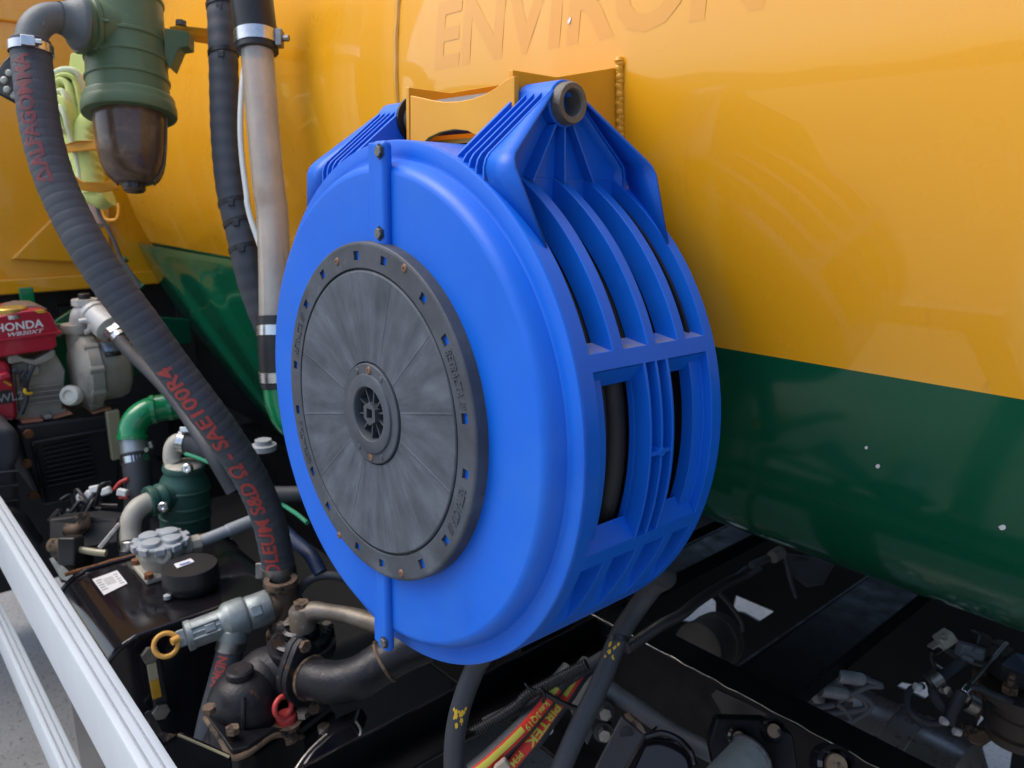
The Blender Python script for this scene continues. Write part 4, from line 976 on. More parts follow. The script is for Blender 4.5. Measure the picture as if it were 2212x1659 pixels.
def pump_stand():
    X = -2.26
    t = root('louvred_box', 'black steel box with louvres under the red pump', 'equipment box', fC(520, 900, x=X))
    b = MB(); b.prism([fC(120, 330, x=X), fC(830, 235, x=X), fC(870, 260, x=X), fC(870, 790, x=X), (fC(320, 910, x=X)), fC(180, 560, x=X)], V((-.4, 0, 0))); b.obj('box_body', 'black_plastic', t, bevel=.01)
    b = MB(); b.prism([fC(220, 430, x=X), fC(830, 320, x=X), fC(830, 340, x=X), fC(225, 452, x=X)], V((.02, 0, 0))); b.obj('box_rim', 'black_plastic', t, bevel=.004)
    for i in range(9):
        y = 455 + i*34
        b = MB(); b.prism([fC(305+i*4, y+22, x=X), fC(640+i*6, y-48, x=X), fC(640+i*6, y-36, x=X), fC(305+i*4, y+34, x=X)], V((.014, 0, 0))); b.obj('louvre', 'black_plastic', t, bevel=.003)
    b = MB(); b.prism([fC(215, 440, x=X), fC(240, 440, x=X), fC(330, 860, x=X), fC(305, 870, x=X)], V((.03, 0, 0))); b.obj('corner_angle', 'black_gloss', t, bevel=.004)
    for x, y in ((205, 382), (195, 597), (242, 826)):
        b = MB(); b.lathe([(.012, 0), (.011, .008), (0, .009)], fC(x, y, x=X+.004), (1, 0, 0), 12); b.obj('rusty_bolt', 'rust_orange', t)
    b = MB(); b.box(fC(835, 390, x=X+.02), (.02, .035, .14)); b.obj('latch', 'amber_pale', t, bevel=.005)
    b = MB(); b.prism([fC(-60, 300, x=X-.1), fC(880, 195, x=X-.1), fC(880, 250, x=X-.1), fC(-60, 370, x=X-.1)], V((-.3, 0, 0))); b.obj('platform', 'black', t, bevel=.006)
    s = root('step_box', 'charcoal moulded plastic box behind the white rail at the left edge', 'box', fC(60, 1150, x=-2.1))
    b = MB(); b.prism([fC(-80, 340, x=-2.1), fC(110, 330, x=-2.1), fC(150, 420, x=-2.1), fC(150, 560, x=-2.1), fC(120, 620, x=-2.1), fC(170, 1000, x=-2.1), fC(240, 1300, x=-2.1), fC(-80, 1300, x=-2.1)], V((-.3, 0, 0))); b.obj('box_shell', 'rubber', s, bevel=.02, bseg=3)
    for y in (660, 760, 870):
        b = MB(); b.prism([fC(-80, y, x=-2.1), fC(125, y-20, x=-2.1), fC(128, y-8, x=-2.1), fC(-80, y+12, x=-2.1)], V((.012, 0, 0))); b.obj('shell_ridge', 'rubber', s, bevel=.003)
    b = MB(); b.tube([fC(-40, 980, x=-2.07), fC(60, 970, x=-2.07), fC(140, 1010, x=-2.07), fC(190, 1090, x=-2.07), fC(260, 1180, x=-2.07)], .02, 10); b.obj('rubber_edge', 'black_plastic', s, smooth=60)
pump_stand()

def green_elbow():
    t = root('green_pipe', 'bright green pipe elbow on a galvanised nipple and black hose beside the black box', 'pipe', fC(1000, 880, d=1.93))
    b = MB(); b.tube([fC(1300, 178, d=2.0), fC(1190, 190, d=1.985), fC(1090, 215, d=1.97), fC(1010, 265, d=1.955), fC(968, 340, d=1.95), fC(962, 420, d=1.945)], .0335, 24, n=50); b.obj('elbow', 'pvc_green', t, smooth=60)
    for x, y, dx, dy, d, r in ((1115, 205, 1, -.14, 1.973, .0365), (1235, 184, 1, -.14, 1.99, .0362), (963, 405, 0, 1, 1.946, .0365)):
        c = fC(x, y, d=d); ax = (fC(x+dx*10, y+dy*10, d=d+.001*dx)-c).normalized()
        b = MB(); b.lathe([(.032, -.006), (r, -.005), (r, .005), (.032, .006)], c, ax, 28); b.obj('socket_lip', 'pvc_green', t)
    b = MB(); b.tube([fC(964, 415, d=1.945), fC(980, 530, d=1.94)], .031, 24); b.obj('nipple', 'pipe_galv', t, smooth=60)
    b = MB(); b.tube([fC(980, 520, d=1.94), fC(995, 640, d=1.935), fC(1003, 760, d=1.93), fC(1005, 1000, d=1.92)], .0325, 24, n=30); b.obj('hose_body', 'rubber', t, smooth=60)
    c = fC(985, 565, d=1.94); ax = dirv(fC(980, 520, d=1.94), fC(995, 640, d=1.935))
    b = MB(); b.lathe([(.033, -.010), (.0345, -.0095), (.0345, .0095), (.033, .010)], c, ax, 32); b.obj('clamp_band', 'steel', t)
    b = MB(); b.lathe([(.032, -.004), (.0345, -.003), (.0345, .003), (.032, .004)], fC(982, 535, d=1.94), ax, 32); b.obj('rubber_collar', 'black_plastic', t)
    b = MB(); b.tube([fC(1090, 440, d=1.93), fC(1100, 490, d=1.93), fC(1060, 500, d=1.91)], .006, 8); b.obj('clamp_wire', 'dull_steel', t)
green_elbow()

def second_filter():
    d0 = 1.85; k = .2976*d0/FPX*.92
    t = root('air_filter', 'dark teal filter housing with cream pipe elbows behind the breather on the black tank', 'filter', fC(1345, 1120, d=d0))
    top = fC(1335, 615, d=d0); ax = dirv(top, fC(1350, 1120, d=d0+.04))
    R = 190*k
    prof = [(.02, -.002), (155*k, -.002), (160*k, 12*k), (160*k, 30*k), (150*k, 36*k), (150*k, 62*k), (R*.93, 110*k), (R, 150*k), (R, 168*k), (R+.0025, 178*k), (R+.0025, 188*k), (R, 198*k), (R, 300*k), (R+.0025, 310*k), (R+.0025, 322*k), (R, 332*k), (R, 395*k), (R+.0025, 404*k), (R+.0025, 416*k), (R, 426*k), (R, 560*k), (0, 560*k)]
    b = MB(); b.lathe(prof, top, ax, 48); body = b.obj('filter_housing', 'teal_green', t, smooth=35)
    b = MB(); b.lathe([(.0, -26*k), (118*k, -26*k), (140*k, -8*k), (140*k, 2*k), (0, 2*k)], top, ax, 40)
    b.tube([fC(1262, 600, d=d0), fC(1250, 560, d=d0), fC(1255, 490, d=d0), fC(1285, 445, d=d0), fC(1340, 440, d=d0)], 68*k, 24, n=40); b.obj('upper_elbow', 'cream', t, smooth=40)
    b = MB(); cc = fC(1330, 442, d=d0); b.lathe([(92*k, -.009), (96*k, -.008), (96*k, .008), (92*k, .009)], cc, dirv(fC(1300, 440, d=d0), fC(1400, 455, d=d0)), 32); cl = b.obj('clamp_band', 'steel', t)
    b = MB(); b.box(fC(1350, 352, d=d0-.02), (.026, .013, .012), (RT, UP, FW)); b.obj('clamp_housing', 'steel', cl, bevel=.002)
    b = MB(); b.tube([fC(1330, 442, d=d0), fC(1420, 455, d=d0), fC(1520, 500, d=d0), fC(1640, 580, d=d0+.02), fC(1800, 700, d=d0+.05)], 88*k, 24, n=40); b.obj('outlet_hose', 'hose', t, smooth=60)
    c = fC(1360, 635, d=d0-.045); b = MB(); b.lathe([(.012, .006), (.0115, -.004), (.009, -.006), (.004, -.006), (0, -.003)], c, FW, 16); b.obj('socket_bolt', 'steel', body)
    # side inlet
    c0 = fC(1085, 875, d=d0-.06); nx = dirv(c0, fC(1330, 800, d=d0))
    b = MB(); b.lathe([(80*k, -.004), (112*k, -.004), (116*k, 0), (116*k, .010), (108*k, .013), (108*k, .020), (115*k, .023), (115*k, .033), (104*k, .037), (104*k, .09)], c0, nx, 36); nk = b.obj('inlet_neck', 'teal_green', t, smooth=35)
    c = fC(1187, 915, d=d0-.10); b = MB(); b.lathe([(.012, .006), (.0115, -.004), (.009, -.006), (.004, -.006), (0, -.003)], c, FW, 16); b.obj('socket_bolt', 'steel', nk)
    b = MB(); b.tube([c0+nx*.02, fC(1065, 885, d=d0-.065), fC(1000, 925, d=d0-.08), fC(955, 1000, d=d0-.09), fC(945, 1090, d=d0-.095), fC(948, 1160, d=d0-.1)], 76*k, 24, n=50); b.obj('lower_elbow', 'cream', t, smooth=60)
    cc = fC(950, 1190, d=d0-.1); axx = dirv(fC(945, 1090, d=d0), fC(952, 1250, d=d0))
    b = MB(); b.lathe([(80*k, -.011), (84*k, -.010), (84*k, .010), (80*k, .011)], cc, axx, 32); b.obj('clamp_band', 'steel', t)
    b = MB(); b.tube([fC(946, 1150, d=d0-.1), fC(952, 1250, d=d0-.1), fC(955, 1400, d=d0-.1)], 79*k, 24); b.obj('inlet_hose', 'rubber', t, smooth=60)
    g = MB(); g.tube([fC(1350, 530, d=1.73), fC(1440, 560, d=1.7), fC(1540, 600, d=1.66), fC(1640, 640, d=1.62)], .0045, 8, n=60); o = g.obj('twine', 'greencord', None, smooth=60)
    o['label'] = 'thin green cord running from the cream elbow to behind the suction hose'; o['category'] = 'cord'
    g = MB(); g.tube([fC(2030, 880, d=1.6), fC(2100, 930, d=1.58), fC(2160, 970, d=1.55), fC(2230, 1030, d=1.52)], .0045, 8, n=60); o = g.obj('twine', 'greencord', None, smooth=60)
    o['label'] = 'short end of green cord beside the left edge of the blue reel'; o['category'] = 'cord'
second_filter()

# ------------------------------------------------------------------ hydraulic tank with fittings
HZ, HX0, HX1, HY0, HY1 = .83, -1.70, -1.375, .30, .64
def hydraulic_tank():
    t = root('hydraulic_tank', 'black gloss hydraulic tank with brown reflections and rounded edges behind the white rail', 'hydraulic tank', ((HX0+HX1)/2, (HY0+HY1)/2, .3))
    b = MB(); n = 10; sec = []; r = .075
    for i in range(n+1):
        a = pi - (pi/2)*i/n; sec.append((HY0+r+r*math.cos(a)-.045, HZ-r+r*math.sin(a)))
    for i in range(n+1):
        a = pi/2 - (pi/2)*i/n; sec.append((HY1-r+r*math.cos(a), HZ-r+r*math.sin(a)))
    sec += [(HY1, .32), (HY0-.045, .32)]
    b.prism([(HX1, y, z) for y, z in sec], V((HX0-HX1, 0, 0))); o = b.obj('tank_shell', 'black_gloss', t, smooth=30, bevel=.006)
    for x in (HX1+.004, HX0-.004):
        b = MB(); b.tube([(x, y, z+.001) for y, z in sec[:2*n+2]], .0055, 8, n=80); b.obj('end_seam', 'black_gloss', o, smooth=60)
    # rusty back edge
    b = MB(); b.tube([(HX0-.006, HY0-.02+.03*i, HZ+.004+.002*math.sin(i*3)) for i in range(11)], .0045, 8, n=60); b.obj('rusty_edge', 'rust_orange', o, smooth=60)
    # brown panel of old paint on top and on the rounded side
    b = MB(); q = [fD(670, 290, z=HZ+.0016), fD(850, 225, z=HZ+.0016), fD(925, 320, z=HZ+.0016), fD(755, 405, z=HZ+.0016)]
    b.prism(q, V((0, 0, .0005))); st = b.obj('barcode_sticker', 'sticker', t)
    ex = q[1]-q[0]; ey = q[3]-q[0]
    b = MB()
    for i in range(14):
        u = .34+.026*i; wd = .008 + .008*((i*7) % 3 == 0)
        o_ = q[0]+V((0, 0, .0008)); b.add([o_+ex*u+ey*.2, o_+ex*(u+wd)+ey*.2, o_+ex*(u+wd)+ey*.62, o_+ex*u+ey*.62], [(0, 1, 2, 3)])
    for j in range(5):
        for u0, u1 in ((.06, .28), (.76, .93)):
            v = .16+.14*j; o_ = q[0]+V((0, 0, .0008)); b.add([o_+ex*u0+ey*v, o_+ex*(u1-.04*(j % 2))+ey*v, o_+ex*(u1-.04*(j % 2))+ey*(v+.05), o_+ex*u0+ey*(v+.05)], [(0, 1, 2, 3)])
    b.obj('print', 'ink', st, smooth=0, stuff=True)
    # sight glass on the end face
    X = HX1+.002
    b = MB(); b.prism([fD(1035, 830, x=X), fD(1065, 785, x=X), fD(1120, 790, x=X), fD(1150, 860, x=X), fD(1210, 1215, x=X), fD(1190, 1275, x=X), fD(1140, 1270, x=X), fD(1105, 1200, x=X)], V((.016, 0, 0))); sg = b.obj('sight_glass', 'black_plastic', t, bevel=.003)
    X += .0175
    b = MB(); b.prism([fD(1062, 905, x=X), fD(1130, 885, x=X), fD(1150, 1005, x=X), fD(1083, 1030, x=X)], V((.003, 0, 0))); b.obj('sight_tube', 'amber_pale', sg, bevel=.001)
    b = MB(); b.prism([fD(1083, 1031, x=X), fD(1150, 1006, x=X), fD(1172, 1135, x=X), fD(1106, 1160, x=X)], V((.003, 0, 0))); b.obj('oil_level', 'amber', sg, bevel=.001)
    for x, y, m in ((1088, 830, 'tube_dark'), (1160, 1240, 'dull_steel')):
        b = MB(); b.hexbolt(fD(x, y, x=X-.003), (1, 0, 0), .0165, .008); b.obj('sight_bolt', m, sg, bevel=.001)
hydraulic_tank()

def breather():
    base = fC(1190, 1370, z=HZ); t = root('breather_unit', 'grey round return filter with four raised petals on its lid standing on the black tank', 'filter unit', base)
    d = (base-CAM).dot(FW); k = .2976*d/FPX*.92; R = 180*k
    sq = MB(); sq.box(base+V((0, 0, .006)), (R*2.05, R*2.05, .012)); fl = sq.obj('mounting_flange', 'cream', t, bevel=.004)
    for sx in (-1, 1):
        for sy in (-1, 1):
            b = MB(); b.hexbolt(base+V((sx*R*.86, sy*R*.86, .012)), (0, 0, 1), .010, .010); b.obj('flange_bolt', 'rust_orange', fl)
    H = 250*k
    b = MB(); b.lathe([(R*.8, .012), (R*.93, .03), (R*.96, H*.60), (R*1.02, H*.62), (R*1.02, H*.78), (R*.98, H*.80), (R*.98, H*.93), (R*.5, H*.93)], base, (0, 0, 1), 56); body = b.obj('filter_body', 'cream', t, smooth=35)
    b = MB(); b.lathe([(R*.9, H*.92), (R*1.06, H*.93), (R*1.09, H*.98), (R*1.06, H*1.03), (R*.9, H*1.05), (0, H*1.05)], base, (0, 0, 1), 56); lid = b.obj('lid', 'plastic_grey', t, smooth=35)
    for i in range(10):
        a = i*pi/5+.3; b = MB(); b.box(base+V((R*1.07*math.cos(a), R*1.07*math.sin(a), H*.95)), (.02, .012, .014), (V((-math.sin(a), math.cos(a), 0)), V((math.cos(a), math.sin(a), 0)), UPZ)); b.obj('lid_tab', 'plastic_grey', lid, bevel=.002)
    for i in range(4):
        a = i*pi/2 + .62; c = base+V((R*.55*math.cos(a), R*.55*math.sin(a), H*1.05))
        b = MB(); vs = []; K = 24; ex = V((math.cos(a), math.sin(a), 0)); ey = V((-math.sin(a), math.cos(a), 0))
        ra, rb = R*.42, R*.40
        b2 = []
        for lvl, (s, h) in enumerate(((1, 0), (1, .004), (.93, .0075), (.8, .0085))):
            for q in range(K):
                f = 2*pi*q/K; b2.append(c + ex*(ra*s*math.cos(f)) + ey*(rb*s*math.sin(f)*(1+.25*math.cos(f))) + UPZ*h)
        fs = [(l*K+q, l*K+(q+1) % K, (l+1)*K+(q+1) % K, (l+1)*K+q) for l in range(3) for q in range(K)] + [tuple(3*K+q for q in range(K))]
        b.add(b2, fs); b.obj('lid_petal', 'plastic_grey', lid, smooth=40)
    c = fC(1190, 1268, d=d-R*1.0); b = MB(); b.lathe([(.017, .02), (.017, -.006), (.013, -.009), (.006, -.009), (.005, -.002), (0, -.002)], c, FW, 18); b.obj('test_boss', 'cream', body)
    # outlet to the right
    a, z = base+V((0, R*.6, H*.55)), base+V((0, R*1.62, H*.58))
    b = MB(); b.lathe([(R*.55, 0), (R*.55, R*.5), (R*.44, R*.62), (R*.44, R*1.0)], a, (0, 1, 0), 8, ref=(0, 0, 1)); b.obj('outlet_boss', 'cream', t, smooth=20, bevel=.002)
    b = MB(); b.lathe([(0, .0), (R*.27, .0), (R*.27, .06), (R*.30, .062), (R*.30, .15), (R*.27, .155), (0, .155)], z, dirv(z, z+V((0, 1, .12))), 24); b.obj('outlet_nipple', 'plastic_grey', t, smooth=35)
breather()

def filler_cap():
    c = fC(1395, 1500, z=HZ); d = (c-CAM).dot(FW); k = .2976*d/FPX; R = 196*k
    t = root('tank_filler', 'round black plastic filler cap with a small white label on the black tank', 'cap', c)
    b = MB(); b.lathe([(R*.86, 0), (R*.9, .004), (R, .012), (R, .024), (R*.985, .026), (R*.985, .044), (R*.95, .050), (0, .0515)], c, (0, 0, 1), 64); b.obj('cap_body', 'black_plastic', t, smooth=40)
    zt = HZ+.0525; b = MB(); b.prism([fC(1262, 1330, z=zt), fC(1385, 1290, z=zt), fC(1412, 1312, z=zt), fC(1285, 1360, z=zt)], V((0, 0, .0006))); lb = b.obj('cap_label', 'sticker', t)
    b = MB(); b.prism([fC(1300, 1333, z=zt+.0008), fC(1375, 1308, z=zt+.0008), fC(1385, 1316, z=zt+.0008), fC(1310, 1342, z=zt+.0008)], V((0, 0, .0003))); b.obj('print', mat('blue_print', (.1, .14, .4), .5), lb)
    b = MB(); b.cyl(c+V((.02, -R*1.0, .004)), c+V((.02, -R*1.0, .012)), .007, 12); b.obj('cap_pin', 'plastic_grey', t)
filler_cap()
#SECTION_END_LEFT_MID
# ------------------------------------------------------------------ relief valve, tee and hose below
def relief_valve():
    cT = fD(2050, 480, d=1.475)
    t = root('pipe_tee', 'rusty iron pipe tee with flaking paint at the foot of the suction hose', 'pipe fitting', cT-UPZ*.06)
    r = .0275
    b = MB(); b.lathe([(.02, .055), (r+.003, .055), (r+.004, .045), (r+.001, .038), (r+.001, -.05), (r+.006, -.055), (r+.006, -.075), (.02, -.075)], cT, (0, 0, 1), 32); b.obj('tee_body', 'rust', t, smooth=35)
    a, z = fD(1990, 470, d=1.462), fD(1350, 705, d=1.385); ax = (z-a).normalized(); L = (z-a).length
    b = MB(); b.lathe([(.024, -.01), (.029, 0), (.029, .02), (.026, .022)], a, ax, 32); b.obj('tee_branch', 'rust', t, smooth=35)
    v = root('relief_valve', 'pale galvanised relief valve with faded yellow pull ring pointing out of the rusty tee', 'valve', fD(1640, 620, d=1.42)-UPZ*.03)
    q = lambda s: s*L
    b = MB(); b.lathe([(0, q(.05)), (.0305, q(.05)), (.0315, q(.07)), (.0315, q(.30)), (.030, q(.315)), (.033, q(.33)), (.0345, q(.36)), (.0345, q(.52)), (.033, q(.56)), (.027, q(.60)), (.0255, q(.64)), (.025, q(.93)), (.027, q(.935)), (.027, q(.995)), (.024, q(1.0)), (0, q(1.0))], a, ax, 40)
    body = b.obj('valve_body', 'galv', v, smooth=35)
    n = TOCAM(a); side = ax.cross(n).normalized()
    for h, w_ in ((.2, .02), (.72, .014)):
        b = MB(); b.box(a+ax*q(h)+n*(.0318 if h < .5 else .0258), (L*.12, w_, .006), (ax, side, n)); b.obj('cast_pad', 'galv', body, bevel=.002)
    for k in (-1, 0, 1):
        b = MB(); b.tube([a+ax*q(.62)+n*.0245+side*(.010*k), a+ax*q(.92)+n*.024+side*(.010*k)], .0028, 8); b.obj('cast_rib', 'galv', body, smooth=60)
    z2 = a+ax*q(1.0)
    b = MB(); b.box(z2+ax*.007, (.016, .030, .011), (ax, side, n)); b.obj('end_clevis', 'galv', v, bevel=.003)
    b = MB(); b.cyl(z2+ax*.008-side*.004-n*.008, z2+ax*.008-side*.004+n*.0085, .0045, 12); b.obj('clevis_pin', 'dull_steel', v)
    cR = fD(1205, 765, d=1.36); b = MB(); b.torus(cR, (n+RT*.15).normalized(), .0195, .0042, 48, 12); rg = b.obj('pull_ring', 'yellow_ring', v, smooth=80)
    b = MB(); b.cyl(fD(1245, 745, d=1.36), fD(1300, 715, d=1.37), .0068, 12); b.obj('ring_neck', 'yellow_ring', rg)
    b = MB(); p0 = fD(1690, 640, d=1.42); p1 = fD(1685, 745, d=1.42); b.cyl(p0, p1, .027, 24); b.obj('lower_outlet', 'galv', v)
    pts = [fD(1690, 700, d=1.42), fD(1660, 850, d=1.415), fD(1600, 1080, d=1.41), fD(1535, 1320, d=1.41), fD(1490, 1560, d=1.42), fD(1470, 1800, d=1.44)]
    h = root('drop_hose', 'short black hose with red print hanging below the relief valve', 'hose', pts[-1])
    P = Path(pts, 120); b = MB(); b.tube(pts, .0245, 28, n=80); b.obj('hose_body', 'hose', h, smooth=80)
    s0 = nearest_s(P, fD(1520, 1030, d=1.41)); s1 = nearest_s(P, fD(1590, 730, d=1.42))
    b = MB(); text_on(b, 'E1NDRA', .028, tube_letters(P, .0249, max(s1, .012), TOCAM(pts[2])-RT*.5, -1, 1, -.30), cuts=2, bold=.0008, fit=s0-max(s1, .012)); b.obj('red_lettering', 'print_red', h, smooth=0)
    c, tt = P.sample(.018); b = MB(); b.lathe([(.025, -.009), (.0263, -.0085), (.0263, .0085), (.025, .009)], c, tt, 36); b.obj('clamp_band', 'dull_steel', h)
relief_valve()

def vacuum_pump():
    t = root('cast_pump', 'black cast iron pump with rust, domed chamber and bolted flanges at the lower left', 'pump', fD(1900, 1600, d=1.33))
    ci = 'castiron'
    c = fD(1760, 1170, d=1.30)
    b = MB(); R = .056
    b.lathe([(R+.004, -.15), (R+.004, -.082), (R+.013, -.080), (R+.013, -.066), (R+.003, -.062), (R+.001, -.03), (R, 0), (R*.97, R*.22), (R*.88, R*.45), (R*.73, R*.65), (R*.55, R*.79), (R*.36, R*.86), (0, R*.88)], c, UPZ, 48); dome = b.obj('dome', ci, t, smooth=40)
    b = MB(); b.lathe([(0, .0), (.0225, 0), (.0225, .010), (.019, .013), (0, .013)], c+UPZ*(R*.86), UPZ, 32); b.obj('dome_plug', ci, dome)
    b = MB(); b.torus(c-UPZ*.0+RT*.0, (RT*.8+FW*.3).normalized(), R*1.04, .004, 48, 8, .1, pi*1.02); b.obj('casting_rib', ci, dome, smooth=60)
    pts = [c+FW*.03, fD(1900, 1060, d=1.335), f6(80, 985, d=1.35), f6(210, 965, d=1.355), f6(300, 975, d=1.355)]
    b = MB(); b.tube(pts, .047, 32, n=40); b.obj('barrel', ci, t, smooth=60)
    # valve bonnet on top
    tp = f6(345, 745, d=1.36); up = UPZ
    b = MB(); b.lathe([(.055, -.11), (.046, -.06), (.05, -.03), (.058, -.016), (.058, 0), (.0, 0)], tp, up, 40); b.obj('bonnet', ci, t, smooth=40)
    b = MB(); b.lathe([(0, .001), (.050, .001), (.050, .012), (.044, .015), (.033, .016), (.033, .030), (.028, .034), (0, .034)], tp+UPZ*.0, up, 40); fl = b.obj('cover_flange', 'black_gloss', t, smooth=35)
    for a in (200, 320, 80):
        q = math.radians(a); p = tp+V((.046*math.cos(q), .046*math.sin(q), .012)); 
        b = MB(); b.lathe([(.013, -.012), (.013, .004), (0, .005)], p, up, 14); lug = b.obj('flange_lug', 'black_gloss', fl)
        b = MB(); b.hexbolt(p+UPZ*.004, up, .0085, .007); b.obj('flange_bolt', 'dull_steel', fl)
    # lever handle
    L = root('lever_handle', 'worn bare metal lever handle on top of the black cast pump disappearing behind the reel', 'lever', tp+UPZ*.04)
    worn = mat('worn_lever', (.20, .18, .15), .45, metal=.5, var=(.13, .10, .07), vscale=30, bump=.3, bscale=160, spots=[((.4, .38, .35), 40, .6, .75)])
    hub = f6(350, 560, d=1.34)
    b = MB(); b.lathe([(0, -.03), (.022, -.03), (.022, .012), (.018, .018), (0, .018)], hub, UPZ, 28); b.obj('lever_hub', worn, L)
    b = MB(); b.prism([f6(205, 600, d=1.345), f6(290, 570, d=1.325), f6(440, 545, d=1.325), f6(440, 585, d=1.325), f6(300, 610, d=1.325), f6(215, 640, d=1.345)], FW*.03); b.obj('lever_stop', worn, L, bevel=.003)
    b = MB(); b.hexbolt(hub+UPZ*.018, UPZ, .0135, .010); b.obj('hub_bolt', 'rust', L)
    b = MB(); b.tube([hub+UPZ*.002, f6(430, 520, d=1.335), f6(520, 525, d=1.33), f6(680, 550, d=1.325), f6(850, 600, d=1.31), f6(1000, 650, d=1.30)], lambda q: .0205 - .009*math.sin(min(1, q*2.6)*pi*.5) + .006*q, 16, n=40); b.obj('lever_arm', worn, L, smooth=60)
    # discharge pipe
    P0 = [f6(300, 960, d=1.33), f6(450, 1015, d=1.30), f6(600, 1035, d=1.285), f6(760, 1000, d=1.28), f6(900, 915, d=1.285), f6(1060, 820, d=1.29), f6(1250, 740, d=1.3)]
    b = MB(); b.tube(P0, .0345, 32, n=70); pp = b.obj('discharge_pipe', ci, t, smooth=60)
    P = Path(P0, 70)
    for q in (f6(955, 880, d=1.285), f6(420, 1000, d=1.31)):
        c_, tt = P.sample(nearest_s(P, q)); b = MB(); b.torus(c_, tt, .0345, .003, 40, 8); b.obj('weld_ring', 'rust', pp, smooth=60)
    c_, tt = P.sample(nearest_s(P, f6(330, 980, d=1.33))); e1 = (UPZ-tt*UPZ.dot(tt)).normalized(); e2 = tt.cross(e1)
    for o, m in ((0, ci), (.014, ci)):
        b = MB(); n = 24; poly = []
        for i in range(n):
            a = 2*pi*i/n; rr = .046 + .022*abs(math.cos(a))**6; poly.append(c_+tt*o+(e1*math.cos(a)*rr+e2*math.sin(a)*.046))
        b.prism(poly, tt*.012); b.obj('pipe_flange', m, t, smooth=30, bevel=.0015)
    for s in (-1, 1):
        b = MB(); b.hexbolt(c_+tt*.026+e1*(.056*s), tt, .0105, .008); b.obj('flange_bolt', 'rust', t)
    # base casting with rusty edge
    pl = [fD(1490, 1250, d=1.27), fD(1530, 1310, d=1.24), fD(1600, 1410, d=1.225), fD(1680, 1530, d=1.21), fD(1800, 1500, d=1.22), fD(1990, 1375, d=1.27), fD(2180, 1385, d=1.30), f6(320, 1380, d=1.33), f6(560, 1200, d=1.40), f6(350, 1080, d=1.42), fD(1700, 1150, d=1.42)]
    b = MB(); b.prism(pl, V((0, 0, -.014))); bs = b.obj('base_casting', ci, t, bevel=.003)
    b = MB(); b.tube([p-V((0, 0, .012)) for p in pl[:8]], .0052, 8, n=80); b.obj('rusty_edge', 'rust', bs, smooth=60)
    b = MB(); b.prism([p+V((0, .01, -.02)) for p in pl], V((0, 0, -.26))); b.obj('pump_case', 'black', t, bevel=.006)
    for x, y in ((1690, 1400), (1520, 1250)):
        b = MB(); b.hexbolt(fD(x, y, d=1.225), UPZ, .011, .009); b.obj('base_bolt', 'rust', bs)
    # red eye bolt
    c = f6(232, 1290, d=1.30); b = MB(); b.lathe([(.0, -.006), (.0170, -.006), (.0170, .004), (.013, .008), (0, .008)], c, UPZ, 24); eb = b.obj('eye_bolt', 'red_plastic', t, smooth=35, label='red painted lifting eye')
    b = MB(); b.torus(f6(212, 1215, d=1.285), (RT*.75-FW*.55+UP*.1).normalized(), .0165, .0045, 40, 12); b.obj('eye_ring', 'red_plastic', eb, smooth=80)
    b = MB(); b.lathe([(0, -.04), (.020, -.04), (.021, -.01), (.027, -.006), (0, -.006)], c, UPZ, 20); b.obj('lug', 'rust', eb)
    # side cover with bright edge
    b = MB(); b.prism([f6(340, 1640, d=1.2), f6(420, 1520, d=1.22), f6(560, 1390, d=1.25), f6(740, 1310, d=1.27), f6(790, 1420, d=1.27), f6(700, 1560, d=1.24), f6(560, 1700, d=1.2), f6(300, 1760, d=1.18)], FW*.06); sc = b.obj('side_cover', 'black_gloss', t, bevel=.008, bseg=3)
    b = MB(); b.tube([f6(300, 1680, d=1.175), f6(360, 1590, d=1.19), f6(440, 1500, d=1.21), f6(530, 1420, d=1.23)], .0035, 8, n=30); b.obj('bright_edge', 'dull_steel', sc, smooth=60)
    b = MB(); b.tube([f6(740, 1315, d=1.265), f6(775, 1380, d=1.265), f6(770, 1440, d=1.26)], .003, 8, n=20); b.obj('bright_edge', 'dull_steel', sc, smooth=60)
    for x, y in ((360, 1280), (510, 1390)):
        b = MB(); b.hexbolt(f6(x, y, d=1.29), UPZ, .011, .01); b.obj('case_bolt', 'dull_steel', t)
    g = root('guard_plate', 'black gloss plate with a rusty upright edge beside the white rail at the bottom', 'plate', fD(1400, 1659, d=1.08))
    b = MB(); b.prism([fD(1180, 1470, d=1.09), fD(1290, 1418, d=1.12), fD(1480, 1500, d=1.13), fD(1665, 1580, d=1.13), fD(1690, 1800, d=1.1), fD(1300, 1900, d=1.05)], FW*.01); gp = b.obj('plate', 'black_gloss', g, bevel=.003)
    b = MB(); b.prism([fD(1045, 1262, d=1.10), fD(1075, 1250, d=1.10), fD(1105, 1300, d=1.10), fD(1165, 1405, d=1.09), fD(1240, 1425, d=1.10), fD(1285, 1418, d=1.12), fD(1190, 1480, d=1.085), fD(1060, 1310, d=1.09)], FW*.006); b.obj('upright_edge', mat('flaking_black', (.02, .02, .02), .5, spots=[((.2, .13, .08), 40, .5, .6)]), g, bevel=.001)
    b = MB(); b.tube([fD(1290, 1418, d=1.118), fD(1480, 1500, d=1.128), fD(1665, 1580, d=1.128)], .0022, 6); b.obj('worn_edge', 'amber_pale', gp)
vacuum_pump()

